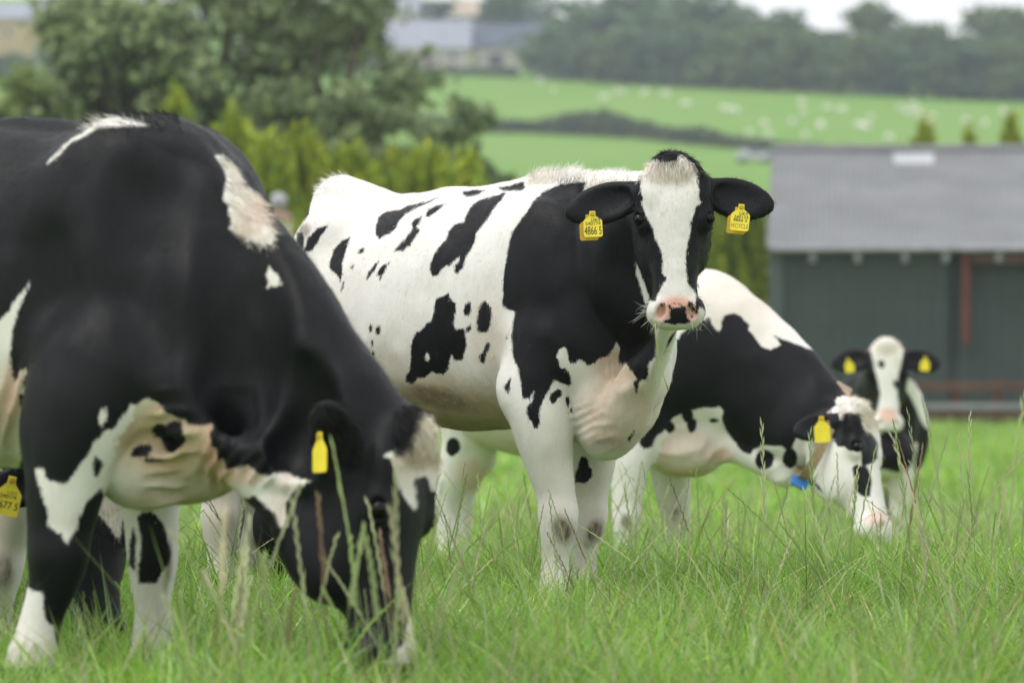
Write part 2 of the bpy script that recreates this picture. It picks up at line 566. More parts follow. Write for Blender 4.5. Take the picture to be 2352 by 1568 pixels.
class Coat:
    """Collects the patches of a coat; group 0 means everywhere."""
    def __init__(s, base): s.base, s.ops, s.tints, s.folds = base, [], [], []
    def fold(s, u, v, ru, rv, ang, wave, amp, groups=(1,)): s.folds.append((u, v, ru, rv, ang, wave, amp, groups)); return s
    def relief(s, V, F, G):
        """Uneven muscle and bone under the skin, and loose folds where they hang."""
        px, py = proj(V); n = vnormals(V, F)
        k = np.where(np.isin(G, (4, 5)), 0.35, 1.0)
        d = k * (0.0042 * vnoise(V, 8.5, 1) + 0.0026 * vnoise(V * np.array([1, 1, 0.6]), 21, 2))
        for u, v, ru, rv, ang, wave, amp, groups in s.folds:
            a = math.radians(ang)
            t = ((px - u) * math.cos(a) + (py - v) * math.sin(a)) / wave * 2 * math.pi + 2.6 * vnoise(V, 7.0, 5) + 1.2 * vnoise(V, 16.0, 6)
            m = soft(px, py, u, v, ru, rv, ang) * np.isin(G, groups)
            d = d + amp * m * (1 - 2 * np.abs(np.sin(t * 0.5)) ** 0.7)
        return (V + n * d[:, None]).astype(np.float32)
    def poly(s, black, poly, groups=None): s.ops.append((black, poly, groups)); return s
    def spot(s, black, u, v, ru, rv, ang=0, groups=None):
        A = math.radians(ang)
        return s.poly(black, [(u + ru * math.cos(q) * math.cos(A) - rv * math.sin(q) * math.sin(A),
                               v + ru * math.cos(q) * math.sin(A) + rv * math.sin(q) * math.cos(A)) for q in np.linspace(0, 2 * math.pi, 12)[:-1]], groups)
    def tint(s, ch, strength, u, v, ru, rv, ang=0, groups=None): s.tints.append((ch, strength, u, v, ru, rv, ang, groups)); return s
    def bake(s, V, G):
        px, py = proj(V)
        m_per = V[:, 1] / FPX
        blk = np.zeros(len(V), np.float32)
        for g, b in s.base.items():
            if g == 0: blk[:] = 60 if b else -60
        for g, b in s.base.items():
            if g: blk[G == g] = 60 if b else -60
        for black, poly, groups in s.ops:
            d = poly_sd(px, py, poly)
            n = np.maximum(blk, d) if black else np.minimum(blk, -d)
            if groups:
                mk = np.isin(G, groups); blk[mk] = n[mk]
            else: blk = n
        t = np.zeros((len(V), 4), np.float32)
        for ch, st, u, v, ru, rv, ang, groups in s.tints:
            f = st * soft(px, py, u, v, ru, rv, ang)
            if groups: f = f * np.isin(G, groups)
            t[:, ch] = np.maximum(t[:, ch], f)
        lo = V[:, 2].min()                                          # mud and grass stains low on the legs
        mud = np.clip((lo + 0.34 - V[:, 2]) / 0.26, 0, 1) * np.isin(G, (2, 3, 6)) * np.clip(0.5 + 0.9 * vnoise(V, 14.0, 9), 0, 1)
        t[:, 0] = np.maximum(t[:, 0], 0.55 * mud); t[:, 2] = np.maximum(t[:, 2], 0.35 * mud ** 2)
        return np.clip(blk * m_per, -0.05, 0.05), t

# group numbers: 1 body, 2 near fore leg, 3 far fore leg, 4 head, 5 ear, 6 hind legs, 7 tail
def head(s, poll, muz, up, sc=1.0, ears=None, k=0.05, g=4, narrow=1.0, detail=True, jaw=1.0, eye=0.0):
    """Cow head from the poll to the muzzle; 'up' points out of the forehead. Returns its frame."""
    poll = np.asarray(poll, float)
    X = nrm(np.asarray(muz, float) - poll); Z = nrm(np.asarray(up, float) - X * np.dot(up, X)); Y = np.cross(Z, X)
    L = lambda x, y, z: poll + sc * (x * X + y * narrow * Y + z * Z)
    sx = lambda rows: [(a * sc, b * sc, c * sc * (1 + (jaw - 1) * min(1, max(0, (0.5 - a) / 0.3))), d * sc * narrow) for a, b, c, d in rows]
    ax = np.array([X, Y, Z])
    s.axis(poll, X, Z, sx([(-0.05, 0.0, -0.10, 0.045), (-0.02, 0.03, -0.14, 0.08), (0.05, 0.052, -0.17, 0.103), (0.12, 0.058, -0.185, 0.113), (0.19, 0.05, -0.19, 0.115),
                           (0.27, 0.036, -0.18, 0.098), (0.36, 0.024, -0.145, 0.076), (0.44, 0.018, -0.118, 0.070), (0.50, 0.010, -0.105, 0.074), (0.545, -0.012, -0.09, 0.06)]), k, g, n=2.5)
    for q in (1, -1):
        s.blob(L(0.215, q * 0.078, -0.125 * jaw), np.array([0.13, 0.045, 0.085 * jaw]) * sc, ax, 0.05 * sc, g)      # cheek
        s.blob(L(0.17, q * 0.102, 0.008), np.array([0.05, 0.030, 0.036]) * sc, ax, 0.035 * sc, g)       # brow over the eye
        s.blob(L(0.07, q * 0.085, 0.03), np.array([0.06, 0.04, 0.03]) * sc, ax, 0.04 * sc, g)           # forehead edge
    s.blob(L(-0.012, 0, 0.02), np.array([0.055, 0.085, 0.055]) * sc, ax, 0.05 * sc, g)                   # poll
    s.blob(L(0.515, 0, -0.045), np.array([0.052, 0.092, 0.058]) * sc, ax, 0.03 * sc, g)                # muzzle
    for q in (1, -1): s.blob(L(0.512, q * 0.055, -0.05), np.array([0.048, 0.044, 0.052]) * sc, ax, 0.03 * sc, g)
    s.blob(L(0.495, 0, -0.108), np.array([0.055, 0.062, 0.030]) * sc, ax, 0.02 * sc, g)                 # chin
    if detail:
        for q in (1, -1):
            s.blob(L(0.527, q * 0.050, 0.002), np.array([0.025, 0.016, 0.024]) * sc, np.array([nrm(X * 0.8 + q * Y * 0.35), nrm(Y - q * X * 0.4), Z]), 0.012, g, cut=True)
            s.blob(L(0.182, q * 0.115, 0.022), np.array([0.024, 0.022, 0.017]) * sc, ax, 0.010, g, cut=True)   # eye socket
        s.blob(L(0.54, 0, -0.094), np.array([0.05, 0.085, 0.003]) * sc, ax, 0.008, g, cut=True)          # mouth
    for e in (ears or []):
        base, tip, wd, size = e[:4]
        wid = e[4] if len(e) > 4 else 0.056
        wide = len(e) > 5
        B, T = (np.asarray(base, float), np.asarray(tip, float)) if wide else (L(*base), L(*tip))
        A = nrm(T - B)
        wv = nrm(np.asarray(wd, float)) if wide else nrm(wd[0] * X + wd[1] * Y + wd[2] * Z)
        wv = nrm(wv - A * np.dot(wv, A)); nv = np.cross(A, wv)
        if np.dot(nv, e[5] if wide else Z) < 0: nv = -nv
        Lr = np.linalg.norm(T - B)
        f = np.array([-0.12, 0.0, 0.16, 0.38, 0.62, 0.84, 0.97])
        pts = B + np.outer(f * Lr, A) + np.outer(np.array([-0.01, 0, 0.004, 0.0, -0.004, -0.006, -0.006]), nv)
        w = np.array([0.55, 0.60, 0.78, 1.0, 0.98, 0.70, 0.30]) * wid * size
        th = np.array([0.034, 0.032, 0.022, 0.016, 0.013, 0.012, 0.010]) * max(size, 0.9)
        s.loft(pts, w, th, wv, 0.03, 5, n=4)
        s.loft(B + np.outer(np.array([0.18, 0.45, 0.75]) * Lr, A) + np.outer([0.017 * size] * 3, nv), np.array([0.38, 0.64, 0.46]) * wid * size, np.array([0.009, 0.014, 0.010]) * size, wv, 0.014, 5, n=3, cut=True)
    return dict(L=L, X=X, Y=Y, Z=Z, sc=sc)

def leg(s, pts, rad, fwd, g, k=0.05, flat=0.86):
    """Leg as a bent loft; fwd is the direction the cow faces (joints are deeper than wide)."""
    rad = np.asarray(rad, float)
    s.loft(pts, rad, rad * flat, fwd, k, g, n=5)
    end = np.asarray(pts[-1], float); F = nrm(fwd); S = np.cross(F, (0, 0, 1))
    r = rad[-1]
    for q in (-1, 1):                                               # two claws
        c = end + F * r * 0.45 + S * q * r * 0.48
        s.blob(c + np.array([0, 0, r * 0.15]), (r * 1.15, r * 0.55, r * 0.75), [F, S, (0, 0, 1)], 0.012, g)

def finish_cow(name, s, coat, label, base, group='dairy cows in the pasture'):
    V, F, G = s.mesh()
    root = empty(name, base)
    blk, tint = coat.bake(V, G)
    V = coat.relief(V, F, G)
    o = mesh_np('body', V, F, MAT['coat'], True, root, at=base)
    fattr(o, 'blk', blk); cattr(o, 'tint', tint)
    tag(root, label, 'cow', group)
    return root, V, F, G, blk, tint

def eyes(root, base, H, r=0.0215, side=0.1115, up=0.0):
    base = np.asarray(base, float)
    for q in (1, -1):
        c = H['L'](0.182, q * side, 0.0215 + up)
        bm = bmesh.new(); bmesh.ops.create_uvsphere(bm, u_segments=20, v_segments=14, radius=r * H['sc'])
        me = bpy.data.meshes.new('eye'); bm.to_mesh(me); bm.free()
        me.polygons.foreach_set('use_smooth', [True] * len(me.polygons)); me.materials.append(MAT['eye'])
        o = link(bpy.data.objects.new('eye', me), root); o.location = c - base

def strands(name, root, base, P, D, L, col, width=0.0011, curl=0.25, droop=0.0, seg=3, mat=None):
    """Ribbons of hair: roots P, directions D, lengths L, colours col."""
    n = len(P)
    D = D / np.linalg.norm(D, axis=1, keepdims=True)
    side = np.cross(D, rng.normal(size=(n, 3))); side /= np.linalg.norm(side, axis=1, keepdims=True)
    bend = rng.normal(size=(n, 3)) * curl
    V = []
    for i in range(seg + 1):
        t = i / seg
        c = P + D * (L * t)[:, None] + bend * (L * t * t)[:, None] - np.array([0, 0, 1.0]) * (droop * L * t * t)[:, None]
        w = width * (1 - t) if i == seg else width * (1 - 0.35 * t)
        V += [c - side * w / 2, c + side * w / 2]
    V = np.stack(V, 1).reshape(-1, 3)
    b = np.arange(n)[:, None] * (2 * (seg + 1))
    F = np.concatenate([b + np.array([2 * i, 2 * i + 1, 2 * i + 3, 2 * i + 2]) for i in range(seg)])
    o = mesh_np(name, V, F, mat or MAT['hair'], True, root, at=base)
    o['kind'] = 'stuff'
    cattr(o, 'hcol', np.repeat(np.column_stack([col, np.ones(n)]), 2 * (seg + 1), axis=0))
    return o

def vnormals(V, F):
    n = np.cross(V[F[:, 2]] - V[F[:, 0]], V[F[:, 3]] - V[F[:, 1]])
    out = np.zeros_like(V)
    for k in range(4):
        for j in range(3):
            out[:, j] += np.bincount(F[:, k], n[:, j], len(V))
    return out / (np.linalg.norm(out, axis=1, keepdims=True) + 1e-9)

def fur(root, base, V, F, blk, tint, pick, count, length, flow, rise=0.35, name='coat_hair', width=0.0011, curl=0.22, cream=None):
    """Hair growing from the skin where 'pick' is true, lying along flow."""
    ids = np.nonzero(pick)[0]
    if len(ids) == 0: return
    Nn = vnormals(V, F)
    i = rng.choice(ids, count)
    P = V[i] + rng.normal(size=(count, 3)) * 0.003
    n = Nn[i]
    fl = flow(P, n) if callable(flow) else np.tile(np.asarray(flow, float), (count, 1))
    fl = fl - n * (fl * n).sum(1, keepdims=True)
    fl /= np.linalg.norm(fl, axis=1, keepdims=True) + 1e-6
    D = fl + n * (rise + rng.normal(size=(count, 1)) * 0.12) + rng.normal(size=(count, 3)) * 0.12
    L = length * rng.uniform(0.6, 1.25, count)
    w = np.array([0.78, 0.755, 0.70]); bl = np.array([0.012, 0.0115, 0.012])
    if cream is not None: w = np.asarray(cream, float)
    isb = (blk[i] + rng.normal(size=count) * 0.003 > 0)[:, None]
    t = tint[i]
    wc = w * (1 - t[:, :1] * 0.8) + np.array([0.50, 0.36, 0.22]) * t[:, :1] * 0.8
    wc = wc * (1 - t[:, 1:2]) + np.array([0.62, 0.34, 0.26]) * t[:, 1:2]
    wc = wc * (1 - t[:, 2:3]) + np.array([0.13, 0.085, 0.05]) * t[:, 2:3]
    col = np.where(isb, bl, wc) * rng.uniform(0.8, 1.15, (count, 1))
    return strands(name, root, base, P - n * 0.002, D, L, col, width, curl)
# ---------------------------------------------------------------- ground and far hillside
_gy = np.array([0, 16, 20, 24, 29, 36, 45, 60, 100, 125, 160, 210, 260, 330, 400, 470, 560, 650, 720, 800, 950, 1300])
_gz = np.array([0, 0, -0.15, -0.33, -0.55, -0.63, -0.67, -0.71, -0.80, -1.2, -3.5, -6.0, -4.0, 5.0, 13.7, 20.8, 30.3, 40.0, 46.5, 50.0, 52.0, 40.0])
def ground_z(x, y):
    x, y = np.asarray(x, float), np.asarray(y, float)
    z = np.interp(y, _gy, _gz)
    nearb = np.clip((90 - y) / 60, 0, 1)
    z = z + nearb * (0.018 * np.sin(x * 2.1 + y * 0.7) + 0.014 * np.sin(x * 0.9 - y * 1.7 + 1.0)) - nearb * 0.012
    far = np.clip((y - 250) / 150, 0, 1)
    z = z + far * (0.8 * np.sin(x * 0.02 + 0.5) + 0.5 * np.sin(x * 0.043 + y * 0.02)) - far * x * 0.012
    rise = np.clip((y - 690) / 60, 0, 1) * (y - 690)
    z = z + rise * (0.115 / (1 + np.exp((x - 6) / 9)) - 0.02)
    return z

def on_hill(u, v, y0=250.0, y1=1200.0):
    """Where the sight line of column u, row v meets the hillside."""
    for y in np.arange(y0, y1, 2.0):
        p = W(u, v, y)
        if p[2] <= ground_z(p[0], y):
            return np.array([p[0], y, float(ground_z(p[0], y))])
    p = W(u, v, 1000); return np.array([p[0], 1000, float(ground_z(p[0], 1000))])

def ground_material(name, cols, scale, bump, big):
    m, nt, out = nmat(name)
    b = N(nt, 'ShaderNodeBsdfPrincipled'); b.inputs['Roughness'].default_value = 0.9; b.inputs['Specular IOR Level'].default_value = 0.15
    co = objco(nt)
    f1 = maprange(nt, noise(nt, scale, 6, 0.65, co), 0.3, 0.7)
    f2 = maprange(nt, noise(nt, big, 4, 0.6, co), 0.35, 0.65)
    f3 = maprange(nt, noise(nt, scale * 7, 4, 0.7, co), 0.45, 0.75)
    c = mixc(nt, f1, cols[0], cols[1]); c = mixc(nt, mathn(nt, 'MULTIPLY', f2, 0.6), c, cols[2]); c = mixc(nt, mathn(nt, 'MULTIPLY', f3, 0.4), c, cols[3])
    nt.links.new(c, b.inputs['Base Color'])
    if bump:
        bp = N(nt, 'ShaderNodeBump'); bp.inputs['Strength'].default_value = bump; bp.inputs['Distance'].default_value = 0.05
        nt.links.new(noise(nt, scale * 3, 5, 0.7, co), bp.inputs['Height']); nt.links.new(bp.outputs[0], b.inputs['Normal'])
    nt.links.new(b.outputs[0], out.inputs[0])
    return m

MAT['pasture'] = ground_material('pasture', [(0.14, 0.26, 0.03), (0.19, 0.34, 0.045), (0.23, 0.34, 0.07), (0.11, 0.19, 0.025)], 3.0, 0.8, 0.35)
MAT['hill'] = ground_material('hillside_grass', [(0.115, 0.24, 0.035), (0.15, 0.285, 0.045), (0.17, 0.275, 0.06), (0.10, 0.195, 0.035)], 0.25, 0.3, 0.02)

def sheet(name, xs_of, ys, mat, nx):
    V, F = [], []
    for y in ys:
        a, b = xs_of(y)
        X = np.linspace(a, b, nx)
        V.append(np.column_stack([X, np.full(nx, y), ground_z(X, np.full(nx, y))]))
    V = np.concatenate(V)
    i = np.arange(len(ys) - 1)[:, None] * nx + np.arange(nx - 1)[None]
    i = i.ravel()
    F = np.column_stack([i, i + 1, i + nx + 1, i + nx])
    return tag(mesh_np(name, V, F, mat), kind='structure')

sheet('ground', lambda y: (-9 - 0.6 * y, 9 + 0.6 * y), np.concatenate([np.arange(-12, 8, 2.0), np.arange(8, 32, 0.25), np.arange(32, 130, 2.0), [131.0]]), MAT['pasture'], 120)
sheet('hillside', lambda y: (-60 - 0.7 * y, 60 + 0.7 * y), np.arange(131, 1301, 13.0), MAT['hill'], 90)

# ---------------------------------------------------------------- foliage
def rand_dirs(n):
    d = rng.normal(size=(n, 3)); return d / np.linalg.norm(d, axis=1, keepdims=True)

def leaf_cloud(P, size, col, aspect=0.6, tilt=None):
    """Leaf-sized quads at P."""
    n = len(P)
    a = rand_dirs(n)
    if tilt is not None: a = a + np.asarray(tilt); a /= np.linalg.norm(a, axis=1, keepdims=True)
    b = np.cross(a, rand_dirs(n)); b /= np.linalg.norm(b, axis=1, keepdims=True)
    s = (size * rng.uniform(0.6, 1.4, n))[:, None]
    c = np.cross(a, b) * 0.25
    V = np.stack([P - a * s, P + b * s * aspect + c * s, P + a * s, P - b * s * aspect + c * s], 1).reshape(-1, 3)
    F = np.arange(4 * n).reshape(-1, 4)
    return V, F, np.repeat(np.column_stack([col, np.ones(n)]), 4, axis=0)

def colours(n, base, var=0.3, alt=None, p=0.3):
    c = np.tile(np.asarray(base, float), (n, 1)) * rng.uniform(1 - var, 1 + var, (n, 1))
    if alt is not None:
        m = rng.random(n) < p; c[m] = np.asarray(alt) * rng.uniform(1 - var, 1 + var, (m.sum(), 1))
    return c

def crown_points(clumps, per):
    """Points thickly on the outside of many overlapping clumps."""
    out = []
    for c, r in clumps:
        m = max(3, per // 14)                                       # twigs, each with its leaves
        d = rand_dirs(m) * rng.uniform(0.25, 1.25, (m, 1))
        t = np.repeat(np.asarray(c) + d * np.asarray(r), per // m, axis=0)
        out.append(t + rng.normal(size=t.shape) * np.asarray(r) * np.array([0.36, 0.36, 0.22]))
    return np.concatenate(out)

def make_tree(name, label, loc, h, w, base_col, alt, seed, nclump=36, per=110, leaf=0.35, trunk_h=0.3, stems=1, group=None, gap=0.0, cat='tree'):
    st = np.random.default_rng(seed)
    root = empty(name, tuple(loc))
    mb = MB()
    clumps = []
    for k in range(nclump):
        t = st.uniform(trunk_h, 0.95)
        rr = w * 0.5 * math.sin(math.pi * min(1, 0.25 + 0.75 * (t - trunk_h) / (1 - trunk_h))) ** 0.6
        a = st.uniform(0, 2 * math.pi); q = st.uniform(0.25, 1.0) ** 0.6
        cpos = np.array([math.cos(a) * rr * q, math.sin(a) * rr * q, t * h])
        clumps.append((cpos, np.array([1, 1, 0.7]) * st.uniform(0.13, 0.24) * w * (1 - gap * 0.4)))
    for k in range(stems):
        bx = (k - (stems - 1) / 2) * w * 0.09
        tip = np.array([bx * 2.5 + st.normal() * w * 0.05, st.normal() * w * 0.05, h * 0.8])
        pts = [Vector((bx, 0, -0.4)), Vector((bx * 1.3, 0, h * 0.25)), Vector((bx * 1.9, 0.0, h * 0.5)), Vector(tip)]
        r0 = h * 0.022 / math.sqrt(stems) + 0.03
        mb.tube(pts, [r0 * 1.3, r0, r0 * 0.65, r0 * 0.2], 8)
    for cpos, r in clumps[::2]:
        z0 = max(h * trunk_h * 0.8, cpos[2] * 0.55)
        mb.tube([Vector((0, 0, z0)), Vector((cpos[0] * 0.5, cpos[1] * 0.5, (z0 + cpos[2]) * 0.5)), Vector(cpos)], [h * 0.009, h * 0.006, h * 0.002], 5)
    mb.build('trunk', MAT['bark'], root, True)
    P = crown_points(clumps, per)
    V, F, col = leaf_cloud(P, leaf, colours(len(P), base_col, 0.35, alt, 0.35), 0.65)
    o = mesh_np('crown', V, F, MAT['leaf'], False, root)
    cattr(o, 'gcol', col)
    return tag(root, label, cat, group)

def copy_tree(src, loc, rz, sc, label=None, group=None):
    r = src.copy(); C.objects.link(r); r.location = tuple(loc); r.rotation_euler = (0, 0, rz); r.scale = sc if hasattr(sc, '__len__') else (sc, sc, sc)
    for ch in src.children:
        q = ch.copy(); C.objects.link(q); q.parent = r
    if label: r['label'] = label
    if group: r['group'] = group
    return r

def make_conifer(name, label, loc, h, w, seed, group):
    """Golden cypress: feathery upright sprays on a pointed cone."""
    st = np.random.default_rng(seed)
    root = empty(name, tuple(loc))
    MB().tube([(0, 0, -0.2), (0, 0, h * 0.5), (0, 0, h * 0.97)], [0.14, 0.09, 0.02], 8).build('trunk', MAT['bark'], root, True)
    n = 6500
    t = st.uniform(0.02, 1.0, n) ** 0.85
    lob = 1 + 0.28 * np.sin(st.uniform(0, 6) + 9 * t) + 0.2 * st.normal(size=n) * 0.5
    a = st.uniform(0, 2 * math.pi, n)
    lump = 1 + 0.30 * np.sin(2 * a + 5 * t + st.uniform(0, 6)) * np.sin(7 * t + st.uniform(0, 6)) + 0.2 * np.sin(3 * a - 11 * t + st.uniform(0, 6))
    r = w * 0.5 * np.maximum(1 - t, 0) ** 0.5 * lob * lump * st.uniform(0.4, 1.12, n)
    nb = 13
    ka = np.round(a / (2 * math.pi) * nb + 1.7 * t * 3) / nb * 2 * math.pi
    a = a * 0.35 + ka * 0.65
    P = np.column_stack([np.cos(a) * r, np.sin(a) * r, t * h + 0.22 * st.normal(size=n)])
    col = colours(n, (0.37, 0.42, 0.035), 0.35, (0.22, 0.31, 0.04), 0.45)
    V, F, cc = leaf_cloud(P, 0.15, col, 0.4, tilt=np.column_stack([np.cos(a), np.sin(a), np.full(n, 1.6)]))
    o = mesh_np('crown', V, F, MAT['leaf'], False, root); cattr(o, 'gcol', cc)
    return tag(root, label, 'conifer', group)

# golden conifers in a row behind the cows
HY = 92.0
gz = float(ground_z(0, HY))
def conifer_at(u, vtop, y, w, seed, label):
    p = W(u, vtop, y)
    return make_conifer('golden_conifer', label, (p[0], y, float(ground_z(p[0], y))), p[2] - float(ground_z(p[0], y)), w, seed, 'golden conifers behind the cows')
for i, (u, vt, y, w, lb) in enumerate([
        (405, 255, 95, 2.6, 'thin golden conifer spire rising just above the left cow\'s shoulders'),
        (535, 300, 92, 3.6, 'tall pointed golden conifer above the left cow\'s white neck patch'),
        (610, 352, 90, 4.0, 'golden conifer right of the tall pointed one, above the left cow\'s neck'),
        (690, 338, 93, 4.2, 'golden conifer rising left of the main cow\'s rump'),
        (800, 372, 91, 4.6, 'broad golden conifer directly above the main cow\'s tail head'),
        (905, 392, 93, 4.2, 'low golden conifer above the dip in the main cow\'s back'),
        (985, 378, 92, 3.6, 'pointed golden conifer above the middle of the main cow\'s back'),
        (1075, 400, 93, 3.8, 'rightmost golden conifer left of the main cow\'s head, above its back'),
        (1700, 468, 107, 3.2, 'golden conifer filling the gap between the main cow\'s ear and the barn'),
        (1630, 480, 108, 3.4, 'golden conifer mostly hidden behind the main cow\'s head'),
        (2120, 312, 118, 1.9, 'leftmost golden conifer tip showing above the barn roof'),
        (2225, 325, 118, 1.5, 'small golden conifer tip in the middle above the barn roof'),
        (2322, 300, 118, 2.4, 'rightmost golden conifer tip showing above the barn roof')]):
    conifer_at(u, vt, y, w, 100 + i, lb)

# the large open tree at the upper left and its smaller neighbours
def tree_at(u, vtop, vbase_y, w, *a, name='broadleaf_tree', label='', **kw):
    p = W(u, vtop, vbase_y)
    g = float(ground_z(p[0], vbase_y))
    return make_tree(name, label, (p[0], vbase_y, g), p[2] - g, w, *a, **kw)
GT, GA = (0.18, 0.24, 0.115), (0.26, 0.33, 0.14)
tree_at(470, -260, 112, 8.6, GT, GA, 11, label='tall open crowned tree with several stems, upper left', nclump=46, per=190, leaf=0.17, trunk_h=0.42, stems=4, gap=0.5)
tree_at(285, -60, 108, 4.6, GT, GA, 12, label='broad dark tree left of the tall many stemmed tree', nclump=34, per=180, leaf=0.17, trunk_h=0.42, stems=2, gap=0.4)
tree_at(760, -120, 110, 5.0, GT, GA, 13, label='loose leafy tree right of the tall many stemmed tree', nclump=28, per=150, leaf=0.17, trunk_h=0.45, stems=2, gap=0.6)
tree_at(70, 150, 106, 3.6, (0.18, 0.24, 0.08), (0.25, 0.32, 0.10), 14, label='lower bushy tree at the left picture edge behind the grazing cow', nclump=22, per=200, leaf=0.16, trunk_h=0.4, stems=2, gap=0.3)
tree_at(1035, 160, 104, 2.7, GT, GA, 15, label='small dark tree standing alone against the bright field', nclump=18, per=200, leaf=0.14, trunk_h=0.4, stems=2, gap=0.5)
tree_at(930, 225, 107, 2.8, GT, GA, 16, label='small thin tree left of the lone dark tree', nclump=14, per=170, leaf=0.14, trunk_h=0.45, stems=1, gap=0.6)

# ---------------------------------------------------------------- far wood, hedges, sheep
wood_src = []
for k, (bc, al) in enumerate([((0.08, 0.15, 0.06), (0.125, 0.21, 0.08)), ((0.11, 0.175, 0.06), (0.16, 0.24, 0.08)), ((0.06, 0.125, 0.065), (0.10, 0.175, 0.08))]):
    wood_src.append(make_tree('woodland_tree', 'tree', (0, 900 + 30 * k, float(ground_z(0, 900))), 11.0, 11.0, bc, al, 40 + k, nclump=26, per=90, leaf=0.62, trunk_h=0.12))
used = [False] * 3
def wood_tree(loc, h, w, label, group, k=None):
    k = random.randrange(3) if k is None else k
    sc = (w / 11.0, w / 11.0, h / 11.0)
    if not used[k]:
        used[k] = True; r = wood_src[k]; r.location = tuple(loc); r.scale = sc; r['label'] = label; r['group'] = group
        r.rotation_euler = (0, 0, random.uniform(0, 6)); return r
    return copy_tree(wood_src[k], loc, random.uniform(0, 6.28), sc, label, group)
def wood_at(u, vtop, vbase, label, group, wpx, k=None):
    p = on_hill(u, vbase); y = p[1]
    h = W(u, vtop, y)[2] - p[2] + 0.3
    return wood_tree((p[0], y, p[2] - 0.3), h, wpx * y / FPX, label, group, k)
G_W = 'trees of the wood along the top of the far field'
sky_line = [(2005, 22, 190, 'round tree on the skyline between the two bright gaps of sky', 150), (2290, 30, 200, 'rightmost round tree on the skyline at the picture edge', 190),
            (1610, -30, 175, 'tall pale tree on the skyline above the main cow\'s head', 200), (1745, 8, 185, 'wide skyline tree right above the main cow\'s head', 200),
            (1380, -20, 160, 'tall tree on the skyline right of the white roofed shed', 190), (1500, -40, 165, 'tall tree on the skyline between shed and pale tree', 180), (2130, 95, 200, 'low dark tree in the dip of the skyline', 120)]
for u, vt, vb, lb, wp in sky_line: wood_at(u, vt, vb, lb, 'trees on the skyline', wp)
front = [(1265, 98, 180), (1320, 85, 184), (1375, 92, 187), (1430, 80, 190), (1490, 70, 193), (1550, 88, 196), (1610, 80, 200), (1670, 92, 203), (1730, 75, 206), (1790, 98, 209), (1850, 82, 212),
         (1910, 102, 214), (1970, 95, 217), (2030, 112, 220), (2090, 100, 223), (2150, 120, 226), (2210, 105, 228), (2270, 118, 231), (2330, 100, 234), (2390, 115, 236)]
for i, (u, vt, vb) in enumerate(front):
    wood_at(u, vt + random.uniform(-8, 8), vb, 'tree in the dark wood along the top edge of the far field', G_W, random.uniform(105, 150))
for i, u in enumerate(range(1300, 2420, 75)):
    wood_at(u + random.uniform(-15, 15), random.uniform(45, 75) + (u - 1180) * 0.02, 172 + (u - 1180) * 0.03, 'tree in the back row of the wood, hazy crown above the dark front trees', 'back row of the far wood', random.uniform(110, 160))
for u, vt, vb, wp, lb in ((20, 120, 190, 120, 'dark tree below the ochre farmhouse at the left edge'), (1150, -20, 120, 110, 'pale tree behind the farm roofs, left of the wood'), (985, 0, 60, 110, 'small round tree above the grey roofed farmhouse'),
                          (1230, -30, 90, 120, 'tree behind the blue roofed barn'), (860, 60, 165, 120, 'tree standing left of the grey roofed farmhouse'), (700, 20, 170, 170, 'tree of the farmstead behind the tall many stemmed tree'), (130, 90, 180, 90, 'tree right of the ochre farmhouse')):
    wood_at(u, vt, vb, lb, 'trees around the farmstead', wp)

def hedge(name, label, pts, hpx, per_m, col, alt, leaf=0.4, seed=3):
    """A field hedge following points on the hillside; hpx is its height in picture rows."""
    P = []
    for (u0, v0, h0), (u1, v1, h1) in zip(pts[:-1], pts[1:]):
        n = max(2, int(abs(u1 - u0) / 14))
        for t in np.arange(n) / n:
            u, v, h = u0 + (u1 - u0) * t, v0 + (v1 - v0) * t, h0 + (h1 - h0) * t
            p = on_hill(u, v); hh = h * p[1] / FPX
            m = per_m
            q = rand_dirs(m) * rng.uniform(0.5, 1.05, (m, 1)) * np.array([1.0, 1.0, hh * 0.5 * rng.uniform(0.7, 1.2)])
            P.append(q + np.array([p[0], p[1], p[2] + hh * 0.48]))
    P = np.concatenate(P)
    at = P.mean(0); at[2] = P[:, 2].min()
    V, F, cc = leaf_cloud(P, leaf, colours(len(P), col, 0.35, alt, 0.3), 0.65)
    o = mesh_np(name, V, F, MAT['leaf'], False, None, at=at); cattr(o, 'gcol', cc)
    return tag(o, label, 'hedge')
hedge('field_hedge', 'dark field hedge with a taller bush across the middle of the far fields', [(1110, 305, 28), (1240, 308, 30), (1320, 312, 52), (1390, 316, 62), (1450, 318, 48), (1530, 326, 34), (1610, 334, 40), (1680, 341, 26), (1800, 349, 18)], 0, 300, (0.10, 0.14, 0.075), (0.14, 0.18, 0.085))
hedge('field_hedge', 'thin low hedge along the bottom of the sheep field above the barn roof', [(1700, 343, 14), (1900, 352, 16), (2352, 372, 16)], 0, 160, (0.09, 0.125, 0.06), (0.12, 0.15, 0.07))
hedge('field_hedge', 'dark hedge seen through the tall tree, left of the small lone tree', [(640, 285, 30), (800, 290, 34), (950, 298, 40), (1110, 304, 26)], 0, 260, (0.10, 0.14, 0.075), (0.14, 0.18, 0.085))
hedge('field_hedge', 'hedge below the farm buildings at the top of the bright field', [(880, 170, 16), (1010, 172, 14), (1190, 178, 20)], 0, 200, (0.10, 0.14, 0.075), (0.14, 0.18, 0.085))

